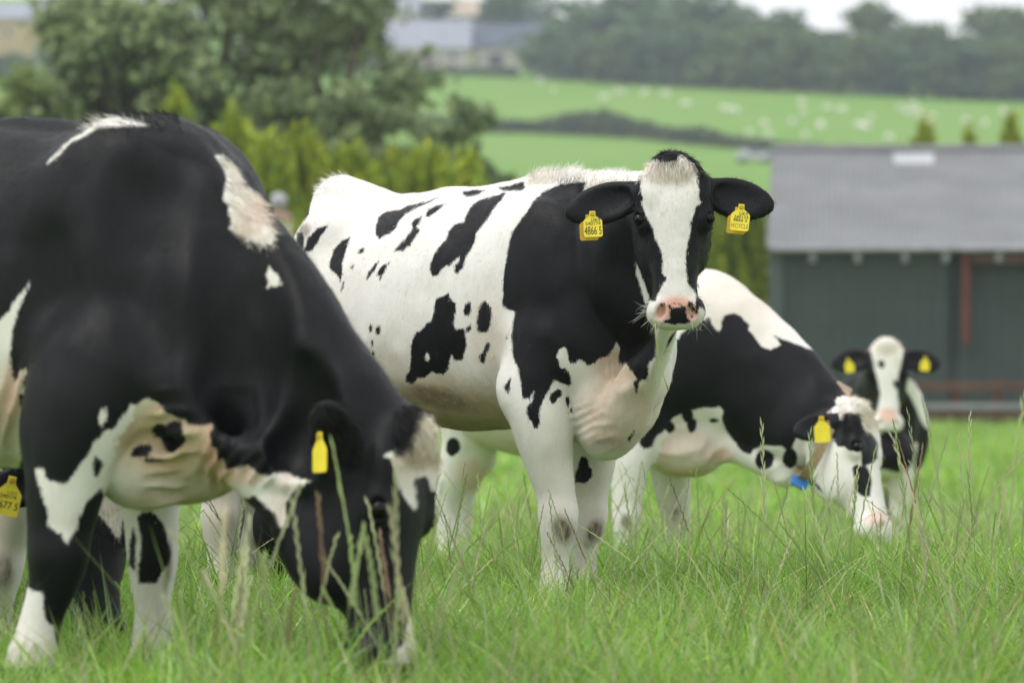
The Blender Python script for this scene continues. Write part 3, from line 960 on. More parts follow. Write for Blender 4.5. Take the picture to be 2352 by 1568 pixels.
MAT['wool'] = simple('wool', (0.74, 0.71, 0.64), 0.95, 0.15, 9, 0.5, 60)
MAT['sheep_dark'] = simple('sheep_face', (0.10, 0.085, 0.07), 0.9, 0.2, 20)
def make_sheep():
    s = Skin((-0.75, -0.32, -0.02), (0.75, 0.32, 1.0), 0.045)
    X = np.array([1.0, 0, 0])
    s.axis((0, 0, 0), X, UP, [(-0.52, 0.62, 0.5, 0.06), (-0.45, 0.74, 0.40, 0.2), (-0.2, 0.80, 0.33, 0.27), (0.1, 0.80, 0.32, 0.27), (0.35, 0.78, 0.38, 0.22), (0.45, 0.7, 0.5, 0.1)], 0.05, 1)
    s.loft([(0.33, 0, 0.62), (0.48, 0, 0.45), (0.58, 0, 0.28)], [0.15, 0.10, 0.06], [0.12, 0.09, 0.06], UP, 0.06, 1)
    for x in (-0.34, 0.28):
        for q in (-0.13, 0.13):
            s.loft([(x, q, 0.45), (x, q, 0.2), (x, q, 0.0)], [0.075, 0.05, 0.045], None, X, 0.04, 1)
    V, F, G = s.mesh()
    root = empty('sheep', (0, 0, 0))
    mesh_np('body', V, F, MAT['wool'], True, root)
    return root
sheep0 = make_sheep()
sheep_px = [(1240, 185), (1272, 208), (1388, 226), (1418, 214), (1432, 212), (1476, 216), (1485, 210), (1530, 217), (1575, 240), (1662, 250), (1678, 252), (1690, 256), (1842, 238), (1846, 258), (1900, 250), (1935, 256), (1720, 305), (1755, 285), (1765, 312), (1820, 283), (1885, 284), (1884, 293), (2000, 272), (1975, 290), (1988, 294),
            (2070, 248), (2085, 260), (2098, 242), (2115, 268), (2130, 280), (2042, 318), (2220, 278), (2262, 285), (2305, 258), (2140, 272), (1850, 315), (2105, 255)]
for i, (u, v) in enumerate(sheep_px):
    p = on_hill(u, v + 8)
    a = random.uniform(0, 6.28); sc = random.uniform(0.98, 1.18)
    if i == 0:
        sheep0.location = tuple(p); sheep0.rotation_euler = (0, 0, a); sheep0.scale = (sc,) * 3; r = sheep0
    else:
        r = copy_tree(sheep0, p, a, sc)
    tag(r, 'white sheep grazing on the far hillside field', 'sheep', 'sheep on the far hillside')

# ---------------------------------------------------------------- barn
MAT['roof'] = simple('grey_corrugated_cement', (0.18, 0.185, 0.192), 0.75, 0.12, 0.6, 0.2, 20, sc=(1, 1, 1), stain=(0.13, 0.135, 0.137, 0.6))
MAT['skylight'] = simple('translucent_roof_sheet', (0.42, 0.44, 0.46), 0.4, 0.08, 1.0)
MAT['cladding'] = simple('dark_green_cladding', (0.036, 0.052, 0.050), 0.55, 0.12, 0.7, 0.1, 8, stain=(0.06, 0.075, 0.07, 0.6))
MAT['redsteel'] = simple('red_oxide_steel', (0.12, 0.028, 0.02), 0.6, 0.2, 2.0)
MAT['brownwood'] = simple('weathered_brown_wood', (0.10, 0.055, 0.042), 0.85, 0.25, 2.0)
MAT['galv'] = simple('galvanised_steel', (0.30, 0.30, 0.33), 0.45, 0.15, 3.0, metal=0.3)
MAT['dark'] = simple('dark_interior', (0.02, 0.02, 0.02), 0.9)
BY = 100.0
bz = float(ground_z(6, BY))
bx0 = W(1776, 0, BY)[0]; bx1 = bx0 + 26.0
eave = W(0, 566, BY)[2]
ridge_y = BY + 8.0
ridge = W(0, 348, ridge_y)[2]
barn = empty('barn', (bx0, BY, bz)); barn.rotation_euler = (0, 0, math.radians(-4.3))
def bl(x, y, z): return (x - bx0, y - BY, z - bz)
def corrugated(name, x0, x1, ya, za, yb, zb, mat, pitch=0.146, amp=0.024, lift=0.0, parent=barn):
    n = int((x1 - x0) / pitch * 6)
    X = np.linspace(x0, x1, n)
    d = amp * np.cos((X - bx0) / pitch * 2 * math.pi) + lift
    rows = 12
    V = []
    for j in range(rows + 1):
        t = j / rows
        V.append(np.column_stack([X, np.full(n, ya + (yb - ya) * t), za + (zb - za) * t + d]))
    V = np.concatenate(V) - np.array([bx0, BY, bz])
    i = (np.arange(rows)[:, None] * n + np.arange(n - 1)[None]).ravel()
    return mesh_np(name, V, np.column_stack([i, i + 1, i + n + 1, i + n]), mat, True, parent)
xs = W(2070, 0, BY)[0]
corrugated('roof', bx0 - 0.15, bx1, BY - 0.35, eave, ridge_y, ridge, MAT['roof'])
corrugated('roof', bx0 - 0.15, bx1, ridge_y + 8.2, eave, ridge_y, ridge, MAT['roof'])
corrugated('skylight', xs - 0.1, xs + 0.9, ridge_y - 1.3, ridge - (ridge - eave) * 1.3 / 8.35, ridge_y - 0.25, ridge - (ridge - eave) * 0.25 / 8.35, MAT['skylight'], lift=0.02)
mb = MB(); mb.tube([bl(bx0 - 0.2, ridge_y, ridge + 0.03), bl(bx1, ridge_y, ridge + 0.03)], 0.13, 10); mb.build('ridge_cap', MAT['roof'], barn, True)
# cladding: upright sheets, each with its ribs
px = bx0 + 0.02
door_x = W(2216, 0, BY)[0]
while px < bx1 - 0.5:
    w = 1.0
    prof = [(0, 0), (0.17, 0), (0.20, -0.018), (0.27, -0.018), (0.30, 0), (0.50, 0), (0.53, -0.018), (0.60, -0.018), (0.63, 0), (0.83, 0), (0.86, -0.018), (0.93, -0.018), (0.96, 0), (1.0, 0)]
    off = 0.0 if int((px - bx0) / w) % 2 else 0.004
    top = eave - 0.10 if px < door_x - 0.5 else eave - 0.55
    V = []
    for z in (bz + 0.02, top):
        V += [bl(px + a * w, BY + b + off + (0.0 if px < door_x - 0.5 else 0.25), z) for a, b in prof]
    n = len(prof); i = np.arange(n - 1)
    mesh_np('cladding_sheet', V, np.column_stack([i, i + 1, i + 1 + n, i + n]), MAT['cladding'], False, barn)
    px += w
MB().box(*[q for p in zip(bl(bx0 + 0.05, BY + 0.3, bz), bl(bx1 - 0.05, ridge_y + 8.0, eave - 0.15)) for q in p]).build('wall', MAT['cladding'], barn)
v0 = [bl(bx0, BY, eave - 0.1), bl(bx0, ridge_y + 8.0, eave - 0.1), bl(bx0, ridge_y, ridge - 0.06)]
MB().add(v0 + [(p[0] + 0.15, p[1], p[2]) for p in v0], [(0, 1, 2), (5, 4, 3), (0, 3, 4, 1), (1, 4, 5, 2), (2, 5, 3, 0)]).build('gable', MAT['cladding'], barn)
mb = MB(); mb.tube([bl(bx0 - 0.1, BY - 0.38, eave - 0.07), bl(bx1, BY - 0.38, eave - 0.07)], 0.075, 10); mb.build('gutter', MAT['galv'], barn, True)
for k, u in enumerate((1866, 1969, 2077, 2170, 2290)):
    x = W(u, 0, BY)[0]; x += 0
    mb = MB().box(*[q for p in zip(bl(x - 0.07, BY - 0.32, eave - 0.36), bl(x + 0.07, BY - 0.06, eave - 0.12)) for q in p]); mb.build('gutter_bracket', MAT['galv'], barn, False, 0.015)
MB().box(*[q for p in zip(bl(door_x - 0.085, BY - 0.22, bz + 1.85), bl(door_x + 0.085, BY - 0.02, eave - 0.12)) for q in p]).build('stanchion', MAT['redsteel'], barn, False, 0.01)
MB().box(*[q for p in zip(bl(door_x + 0.14, BY - 0.20, eave - 0.40), bl(bx1, BY - 0.04, eave - 0.16)) for q in p]).build('door_rail', MAT['brownwood'], barn, False, 0.01)
MB().box(*[q for p in zip(bl(bx0 - 0.1, BY - 0.10, bz), bl(bx0 + 0.22, BY - 0.05, eave - 0.1)) for q in p]).build('corner_trim', MAT['galv'] if False else simple('grey_green_trim', (0.06, 0.08, 0.08), 0.5, 0.1, 1.0), barn)
tag(barn, 'long dark green barn with a grey corrugated roof, right side', 'barn')

# feed barrier in front of the barn
fb = empty('feed_barrier', (W(2250, 0, 97)[0], 97.0, float(ground_z(10, 97))))
fl = lambda x, y, z: (x - fb.location[0], y - 97.0, z - fb.location[2])
fx0, fx1 = W(1990, 0, 97)[0], W(2560, 0, 97)[0]
for v0, v1, mt, nm in ((876, 898, 'brownwood', 'rail'), (927, 938, 'galv', 'rail'), (944, 962, 'brownwood', 'rail')):
    za, zb_ = W(0, v1, 97)[2], W(0, v0, 97)[2]
    MB().box(*[q for p in zip(fl(fx0, 96.96, za), fl(fx1, 97.04, zb_)) for q in p]).build(nm, MAT[mt], fb, False, 0.01)
for u in (2010, 2100, 2196, 2292, 2388, 2484):
    x = W(u, 0, 97)[0]
    MB().box(*[q for p in zip(fl(x - 0.08, 97.05, fb.location[2] - 0.3), fl(x + 0.08, 97.2, W(0, 872, 97)[2])) for q in p]).build('post', MAT['redsteel'], fb, False, 0.01)
tag(fb, 'low fence of brown rails and red posts along the foot of the barn', 'fence')

# gate pillar with a ball on top, behind the left cow's neck
PY = 62.0
pp = W(640, 0, PY); pg = float(ground_z(pp[0], PY))
gp = empty('gate_pillar', (pp[0], PY, pg))
MAT['render'] = simple('cream_render', (0.52, 0.46, 0.32), 0.85, 0.12, 3.0, 0.3, 30, stain=(0.35, 0.3, 0.2, 0.5))
MAT['coping'] = simple('brown_coping', (0.20, 0.14, 0.11), 0.85, 0.2, 4.0)
MAT['ball'] = simple('grey_stone_ball', (0.34, 0.34, 0.38), 0.7, 0.15, 8.0)
ztop = W(0, 505, PY)[2] - pg; zc = W(0, 478, PY)[2] - pg; zb2 = W(0, 462, PY)[2] - pg
MB().box(-0.19, 0.19, -0.19, 0.19, -0.2, ztop).build('shaft', MAT['render'], gp, False, 0.01)
MB().add([(-0.23, -0.23, ztop), (0.23, -0.23, ztop), (0.23, 0.23, ztop), (-0.23, 0.23, ztop), (-0.08, -0.08, zc), (0.08, -0.08, zc), (0.08, 0.08, zc), (-0.08, 0.08, zc)], [(3, 2, 1, 0), (4, 5, 6, 7), (0, 1, 5, 4), (1, 2, 6, 5), (2, 3, 7, 6), (3, 0, 4, 7)]).build('coping', MAT['coping'], gp)
bm = bmesh.new(); bmesh.ops.create_uvsphere(bm, u_segments=20, v_segments=14, radius=0.125)
me = bpy.data.meshes.new('ball'); bm.to_mesh(me); bm.free(); me.materials.append(MAT['ball']); me.polygons.foreach_set('use_smooth', [True] * len(me.polygons))
o = link(bpy.data.objects.new('ball', me), gp); o.location = (0, 0, zb2)
tag(gp, 'cream gate pillar topped with a grey ball, behind the left cow\'s neck', 'gate pillar')
# dark rail beside the pillar
mb = MB(); mb.box(0.0, 1.6, -0.05, 0.05, -0.07, 0.07)
rl = mb.build('gate_rail', simple('black_rail', (0.02, 0.02, 0.022), 0.5), None, False, 0.01)
rl.location = (pp[0] + 0.10, PY - 0.3, W(0, 607, PY)[2])
for x in (0.15, 1.5):
    MB().box(x - 0.05, x + 0.05, -0.05, 0.05, -(rl.location[2] - pg) - 0.1, -0.06).build('post', MAT['dark'], rl)
tag(rl, 'short black rail between the left cow\'s neck and the main cow\'s rump', 'rail')

# ---------------------------------------------------------------- farm buildings on the hill
MAT['ochre'] = simple('ochre_wall', (0.40, 0.31, 0.16), 0.9, 0.12, 0.5)
MAT['stone'] = simple('pale_stone_wall', (0.42, 0.38, 0.34), 0.9, 0.2, 0.8, 0.3, 4)
MAT['slate'] = simple('grey_slate_roof', (0.26, 0.28, 0.33), 0.7, 0.12, 0.8)
MAT['blueroof'] = simple('blue_sheet_roof', (0.065, 0.085, 0.12), 0.6, 0.12, 0.5)
MAT['whiteroof'] = simple('white_sheet_roof', (0.60, 0.62, 0.64), 0.6, 0.06, 0.5)
MAT['tanroof'] = simple('tan_roof', (0.42, 0.34, 0.25), 0.8, 0.1, 0.5)
MAT['glass'] = simple('window_glass', (0.03, 0.035, 0.04), 0.12, 0.1, 2.0)
MAT['frame'] = simple('white_frame', (0.7, 0.7, 0.68), 0.6, 0.05)
def house(name, label, u0, u1, vbase, veave, vridge, depth, wall, roof, wins=(), door=None, yaw=0.0, chim=True):
    pc = on_hill((u0 + u1) / 2, vbase); y = pc[1]; f = y / FPX
    w = (u1 - u0) * f; he = (vbase - veave) * f; hr = (vbase - vridge) * f
    r = empty(name, tuple(pc)); r.rotation_euler = (0, 0, yaw)
    MB().box(-w / 2, w / 2, 0, depth, -2.5, he).build('wall', wall, r)
    ov = 0.4
    V = [(-w / 2 - ov, -ov, he - 0.1), (w / 2 + ov, -ov, he - 0.1), (w / 2 + ov, depth / 2, hr), (-w / 2 - ov, depth / 2, hr), (-w / 2 - ov, depth + ov, he - 0.1), (w / 2 + ov, depth + ov, he - 0.1)]
    t = 0.18
    V += [(a, b, c + t) for a, b, c in V]
    rf = MB().add(V, [(0, 3, 2, 1), (3, 4, 5, 2), (6, 7, 8, 9), (9, 8, 11, 10), (0, 1, 7, 6), (5, 4, 10, 11), (0, 6, 9, 3), (3, 9, 10, 4), (1, 2, 8, 7), (2, 5, 11, 8)]).build('roof', roof, r)
    for sx in (-1, 1):
        q = w / 2 * sx
        MB().add([(q, 0, he), (q, depth, he), (q, depth / 2, hr - 0.05), (q - sx * 0.2, 0, he), (q - sx * 0.2, depth, he), (q - sx * 0.2, depth / 2, hr - 0.05)], [(0, 1, 2), (5, 4, 3), (0, 3, 4, 1), (1, 4, 5, 2), (2, 5, 3, 0)]).build('gable', wall, r)
    if chim: MB().box(-w * 0.42, -w * 0.42 + 0.9, depth / 2 - 0.4, depth / 2 + 0.4, hr - 0.6, hr + 1.1).build('chimney', wall, rf)
    for fx, fz, ww, wh in wins:
        x, z = fx * w / 2, fz * he
        wd = MB().box(x - ww / 2, x + ww / 2, -0.08, 0.1, z - wh / 2, z + wh / 2).build('window', MAT['frame'], r)
        MB().box(x - ww / 2 + 0.1, x + ww / 2 - 0.1, -0.11, 0.0, z - wh / 2 + 0.1, z + wh / 2 - 0.1).build('pane', MAT['glass'], wd)
    if door is not None:
        x = door * w / 2
        MB().box(x - 0.5, x + 0.5, -0.07, 0.1, 0, 2.1).build('door', MAT['brownwood'], r)
    return tag(r, label, 'house')
W4 = [(-0.6, 0.7, 1.1, 1.2), (0.0, 0.7, 1.1, 1.2), (0.6, 0.7, 1.1, 1.2), (-0.6, 0.25, 1.1, 1.3), (0.6, 0.25, 1.1, 1.3)]
house('farmhouse', 'ochre farmhouse with a blue grey roof in the upper left corner', -90, 128, 150, 45, 8, 8, MAT['ochre'], MAT['slate'], W4, 0.1)
house('farmhouse', 'stone farmhouse with a grey slate roof above the bright field', 890, 1078, 168, 112, 45, 9, MAT['stone'], MAT['slate'], W4, 0.0)
house('farm_barn', 'stone barn with a dark blue sheet roof right of the grey farmhouse', 1085, 1240, 165, 108, 52, 11, MAT['stone'], MAT['blueroof'], [(-0.3, 0.45, 2.6, 2.4), (0.5, 0.5, 1.2, 1.0)], None, chim=False)
house('farm_shed', 'low shed with a white roof behind the blue roofed barn', 1195, 1290, 105, 78, 50, 10, MAT['stone'], MAT['whiteroof'], [(0.2, 0.5, 1.5, 1.0)], None, chim=False)
house('farmhouse', 'distant house with a tan roof at the top edge above the grey farmhouse', 1035, 1112, 48, 25, -12, 8, MAT['stone'], MAT['tanroof'], [(-0.5, 0.6, 1, 1.2), (0.5, 0.6, 1, 1.2)])
house('farmhouse', 'house with a pale bluish roof at the top edge right of the tall tree', 880, 960, 62, 30, -20, 8, MAT['stone'], MAT['slate'], [(-0.5, 0.6, 1, 1.2), (0.5, 0.6, 1, 1.2)])
house('farmhouse', 'white walled house glimpsed through the crown of the tall tree', 540, 700, 135, 70, 20, 8, MAT['whiteroof'], MAT['slate'], W4, 0.2)
house('farmhouse', 'small white house glimpsed through the left part of the tall tree\'s crown', 390, 470, 95, 55, 25, 8, MAT['whiteroof'], MAT['slate'], [(-0.4, 0.6, 1, 1.2), (0.4, 0.6, 1, 1.2)])

# silver car parked by the hedge
def make_car(loc, rz):
    r = empty('parked_car', tuple(loc)); r.rotation_euler = (0, 0, rz)
    prof = [(-2.1, 0.35), (-2.15, 0.75), (-2.0, 0.95), (-1.5, 1.02), (-0.95, 1.45), (0.4, 1.5), (1.1, 1.05), (1.9, 0.9), (2.15, 0.65), (2.1, 0.35)]
    n = len(prof)
    V = [(x, s_ * (0.85 if z < 1.05 else 0.68), z) for s_ in (-1, 1) for x, z in prof]
    F = [tuple(range(n)), tuple(range(2 * n - 1, n - 1, -1))] + [(i, i + n, (i + 1) % n + n, (i + 1) % n) for i in range(n)]
    MB().add(V, F).build('body', simple('silver_paint', (0.45, 0.46, 0.48), 0.25, 0.05, metal=0.5), r, False, 0.03)
    for s_ in (-1, 1):
        MB().add([(-1.35, s_ * 0.80, 1.04), (0.85, s_ * 0.80, 1.08), (0.35, s_ * 0.70, 1.44), (-0.9, s_ * 0.70, 1.40)], [(0, 1, 2, 3)]).build('side_window', MAT['glass'], r)
        for x in (-1.35, 1.35):
            mb = MB(); mb.tube([(x, s_ * 0.72, 0.32), (x, s_ * 0.90, 0.32)], 0.32, 16); wh = mb.build('wheel', MAT['dark'], r)
            mb = MB(); mb.tube([(x, s_ * 0.86, 0.32), (x, s_ * 0.912, 0.32)], 0.19, 12); mb.build('rim', MAT['galv'], wh)
        MB().box(2.06, 2.16, s_ * 0.62 - 0.16, s_ * 0.62 + 0.16, 0.62, 0.78).build('headlight', MAT['frame'], r)
    return tag(r, 'silver car parked by the hedge left of the barn roof', 'car')
make_car(on_hill(1733, 376), 0.25)
# ---------------------------------------------------------------- the cows
def stations(O2, F, rows):
    out = []
    for u, vt, vb, hw in rows:
        m = (u - 1176) / FPX
        x = (m * O2[1] - O2[0]) / (F[0] - m * F[1])
        y = O2[1] + x * F[1]
        out.append((x, W(u, vt, y)[2], W(u, vb, y)[2], hw))
    return sorted(out)

def frame2(deg):
    a = math.radians(deg)
    F = np.array([math.cos(a), -math.sin(a), 0.0]); L = np.array([math.sin(a), math.cos(a), 0.0])
    return F, L

FORE = [0.105, 0.098, 0.082, 0.056, 0.059, 0.050, 0.039, 0.040, 0.052, 0.046, 0.055]
HIND = [0.19, 0.16, 0.10, 0.068, 0.070, 0.048, 0.044, 0.054, 0.048, 0.056]

def rows_to_leg(rows):
    """rows of (u, v, y, radius)"""
    return [W(u, v, y) for u, v, y, r in rows], [r for u, v, y, r in rows]

def ear_tag(root, base, pos, out, down, front, back=True, sc=1.0, lines=None, w=0.066, hgt=0.062, stem=0.028):
    """Flag tag: 'down' runs from the pin to the lower edge, 'front' is the way its face looks."""
    base = np.asarray(base, float); pos = np.asarray(pos, float)
    Z = nrm(front); Y = -nrm(np.asarray(down, float) - Z * np.dot(down, Z)); X = np.cross(Y, Z)
    M = Matrix(((X[0], Y[0], Z[0], pos[0] - base[0]), (X[1], Y[1], Z[1], pos[1] - base[1]), (X[2], Y[2], Z[2], pos[2] - base[2]), (0, 0, 0, 1)))
    w, hgt, stem = w * sc, hgt * sc, stem * sc
    out2 = [(-0.010 * sc, 0.012 * sc), (-0.011 * sc, -0.006 * sc), (-0.5 * w + 0.004, -stem), (-0.5 * w, -stem - 0.006), (-0.5 * w, -stem - hgt + 0.005), (-0.5 * w + 0.005, -stem - hgt),
            (0.5 * w - 0.005, -stem - hgt), (0.5 * w, -stem - hgt + 0.005), (0.5 * w, -stem - 0.006), (0.5 * w - 0.004, -stem), (0.011 * sc, -0.006 * sc), (0.010 * sc, 0.012 * sc)]
    def plate(name, mat, z0, z1, dx, dy):
        bm = bmesh.new()
        a = [bm.verts.new((x + dx, y + dy, z0)) for x, y in out2]; b = [bm.verts.new((x + dx, y + dy, z1)) for x, y in out2]
        bm.faces.new(b); bm.faces.new(a[::-1])
        for i in range(len(a)):
            j = (i + 1) % len(a); bm.faces.new((a[i], a[j], b[j], b[i]))
        bmesh.ops.recalc_face_normals(bm, faces=bm.faces)
        me = bpy.data.meshes.new(name); bm.to_mesh(me); bm.free(); me.materials.append(mat)
        o = link(bpy.data.objects.new(name, me), root); o.matrix_local = M
        return o
    t = plate('ear_tag', MAT['tag'], 0.012, 0.0145, 0, 0)
    if back: plate('ear_tag', MAT['tag_back'], -0.016, -0.0135, -0.012 * sc, -0.008 * sc)
    bm = bmesh.new(); bmesh.ops.create_cone(bm, cap_ends=True, segments=14, radius1=0.0085 * sc, radius2=0.006 * sc, depth=0.006)
    me = bpy.data.meshes.new('pin'); bm.to_mesh(me); bm.free(); me.materials.append(MAT['tag_back'])
    p = link(bpy.data.objects.new('pin', me), t); p.location = (0, 0.002, 0.0175)
    for (txt, size, x, y, mat, sx) in (lines or []):
        cu = bpy.data.curves.new('lettering', 'FONT'); cu.body = txt; cu.size = size * sc; cu.align_x = 'CENTER'; cu.align_y = 'CENTER'; cu.extrude = 0.0002
        tmp = bpy.data.objects.new('tmp', cu); C.objects.link(tmp)
        dg = bpy.context.evaluated_depsgraph_get()
        me = bpy.data.meshes.new_from_object(tmp.evaluated_get(dg)); bpy.data.objects.remove(tmp)
        me.name = 'lettering'; me.materials.clear(); me.materials.append(mat)
        o = link(bpy.data.objects.new('lettering', me), t); o.location = (x * sc, y * sc - 0, 0.0150); o.scale = (sx, 1, 1)
    return t

FLOW_BACK = lambda F: (lambda P, n: np.tile(-F * 0.7 - UP * 0.7, (len(P), 1)))

# ------------------------------------------------ the cow looking at the camera
def cow_main():
    F, L = frame2(40)
    O = np.array([0.189, 15.23, 0])
    base = (-0.12, 15.45, 0.0)
    s = Skin((-1.02, 14.15, -0.03), (1.0, 16.6, 1.62), H_MAIN)
    st = stations(O, F, [(1486, 730, 930, 0.10), (1464, 640, 985, 0.17), (1430, 545, 1015, 0.215), (1380, 475, 1022, 0.245), (1300, 428, 1000, 0.265), (1240, 424, 985, 0.285), (1180, 436, 985, 0.315),
                         (1100, 448, 990, 0.352), (1040, 450, 984, 0.368), (975, 462, 962, 0.368), (910, 466, 924, 0.345), (850, 466, 893, 0.315), (805, 470, 872, 0.265), (780, 476, 850, 0.205), (762, 498, 800, 0.14), (750, 550, 740, 0.07)])
    s.axis(O, F, UP, st, 0.05, 1, n=2.25)
    ax = lambda u: (lambda m: (lambda x: O + x * F)((m * O[1] - O[0]) / (F[0] - m * F[1])))((u - 1176) / FPX)
    def mid(u, v, lat=0.0):
        p = ax(u) + L * lat; q = p.copy(); q[2] = W(u, v, p[1])[2]; return q
    # spine, croup and tail head
    s.loft([mid(1340, 432), mid(1290, 432), mid(1240, 437), mid(1180, 452), mid(1100, 460), mid(1030, 460), mid(960, 476), mid(900, 474), mid(850, 462), mid(805, 450), mid(775, 446), mid(756, 458)],
           [0.03, 0.045, 0.045, 0.04, 0.035, 0.035, 0.035, 0.035, 0.045, 0.05, 0.045, 0.035], None, UP, 0.12, 1, n=3)
    for q in (-1, 1):
        s.blob(mid(868, 520, q * 0.245), (0.10, 0.045, 0.05), [F, L, UP], 0.09, 1)        # hook bones
        s.blob(mid(782, 545, q * 0.11), (0.06, 0.05, 0.06), [F, L, UP], 0.08, 1)          # pin bones
        s.blob(mid(812, 650, q * 0.18), (0.15, 0.085, 0.20), [F, L, UP], 0.12, 6)         # thigh
        s.blob(mid(1335, 640, q * 0.215), (0.16, 0.075, 0.26), [F, L, UP], 0.14, 1)       # shoulder blade
        s.blob(mid(1405, 800, q * 0.19), (0.11, 0.07, 0.12), [F, L, UP], 0.10, 1)         # point of the shoulder
    # brisket and dewlap
    s.blob(W(1396, 950, 15.0), (0.125, 0.15, 0.125), None, 0.10, 1)
    s.loft([W(1526, 730, 14.62), W(1492, 815, 14.74), W(1460, 890, 14.84), W(1428, 955, 14.90), W(1392, 1000, 14.95)], [0.045, 0.055, 0.07, 0.085, 0.085], [0.05, 0.05, 0.055, 0.075, 0.085], (1, 0.3, 0), 0.08, 1)
    # neck
    s.loft([W(1380, 640, 15.12), W(1440, 610, 14.98), W(1495, 560, 14.82), W(1535, 500, 14.66)], [0.30, 0.255, 0.20, 0.15], [0.20, 0.165, 0.13, 0.10], UP, 0.10, 1, n=5)
    s.loft([W(1330, 445, 15.17), W(1400, 438, 15.02), W(1480, 440, 14.80), W(1535, 440, 14.64)], [0.055, 0.06, 0.06, 0.055], None, UP, 0.09, 1, n=4)
    s.loft([W(1318, 985, 14.82), W(1345, 930, 14.72), W(1385, 885, 14.72), W(1425, 860, 14.76)], [0.014, 0.02, 0.018, 0.01], None, UP, 0.06, 1, cut=True)
    s.loft([W(1470, 760, 14.60), W(1462, 830, 14.66), W(1455, 880, 14.72)], [0.012, 0.016, 0.01], None, UP, 0.06, 1, cut=True)
    s.loft([W(1400, 560, 14.72), W(1420, 680, 14.70), W(1425, 790, 14.70)], [0.02, 0.026, 0.02], None, UP, 0.14, 1, cut=True)
    # fore legs
    p, r = rows_to_leg([(1262, 800, 15.02, 0.15), (1232, 900, 14.99, 0.115), (1247, 985, 14.97, 0.096), (1264, 1070, 14.97, 0.074), (1278, 1140, 14.97, 0.057), (1283, 1185, 14.965, 0.060), (1281, 1225, 14.97, 0.050),
                        (1276, 1275, 14.98, 0.038), (1273, 1325, 14.98, 0.041), (1270, 1352, 14.975, 0.050), (1266, 1380, 14.96, 0.046), (1264, 1408, 14.95, 0.055)])
    leg(s, p, r, F, 2, 0.07)
    s.blob(W(1186, 892, 15.02), (0.055, 0.05, 0.075), [F, L, UP], 0.07, 2)                 # elbow
    p, r = rows_to_leg([(1372, 880, 15.33, 0.12), (1366, 985, 15.33, 0.092), (1362, 1070, 15.33, 0.075), (1356, 1140, 15.33, 0.057), (1354, 1185, 15.32, 0.058), (1348, 1225, 15.33, 0.048),
                        (1342, 1275, 15.34, 0.037), (1340, 1315, 15.34, 0.040), (1339, 1345, 15.33, 0.048), (1338, 1370, 15.32, 0.045), (1338, 1390, 15.31, 0.054)])
    leg(s, p, r, F, 3, 0.05)
    # hind legs, udder, tail
    for dy, du, dv in ((0.0, 0, 0), (0.27, 150, -14)):
        p, r = rows_to_leg([(800 + du, 690, 15.62 + dy, 0.17), (815 + du, 800 + dv, 15.55 + dy, 0.15), (790 + du, 930 + dv, 15.62 + dy, 0.095), (752 + du, 1060 + dv, 15.75 + dy, 0.064), (748 + du, 1095 + dv, 15.75 + dy, 0.064),
                            (758 + du, 1180 + dv, 15.72 + dy, 0.046), (766 + du, 1270 + dv, 15.70 + dy, 0.043), (770 + du, 1310 + dv, 15.69 + dy, 0.052), (774 + du, 1355 + dv, 15.66 + dy, 0.055)])
        leg(s, p, r, F, 6, 0.08)
    s.loft([mid(905, 868, -0.16), mid(860, 868, -0.20), mid(822, 842, -0.21)], [0.03, 0.035, 0.045], None, UP, 0.07, 1)      # fold of the flank
    s.blob(mid(870, 890, 0), (0.12, 0.11, 0.07), [F, L, UP], 0.06, 1)
    s.blob(mid(785, 490), (0.11, 0.10, 0.06), [F, L, UP], 0.09, 1)
    tb = mid(752, 458)
    s.loft([tb, tb - F * 0.055 - UP * 0.05, tb - F * 0.10 - UP * 0.16, tb - F * 0.115 - UP * 0.40, tb - F * 0.10 - UP * 0.75], [0.03, 0.03, 0.026, 0.022, 0.02], None, UP, 0.03, 7)
    # head
    poll, muz = W(1545, 397, 14.52), W(1554, 722, 14.40)
    H = head(s, poll, muz, (0.02, -1, 0.2), 0.915, narrow=1.14, ears=[((0.065, -0.098, -0.045), (0.135, -0.345, -0.05), (1, 0.15, 0), 1.0, 0.066), ((0.060, 0.098, -0.045), (0.118, 0.325, -0.05), (1, -0.12, 0), 1.0, 0.066)])
    z1 = lambda pts: zoomed(1150, 650, 1.568, pts)
    z2 = lambda pts: zoomed(1900, 1300, 2.6133, pts)
    z3 = lambda pts: zoomed(1950, 1700, 2.24, pts)
    zh = lambda pts: zoomed(2200, 550, 1.742, pts)
    c = Coat({0: False, 4: True, 5: True, 7: True})
    body = (1, 6)
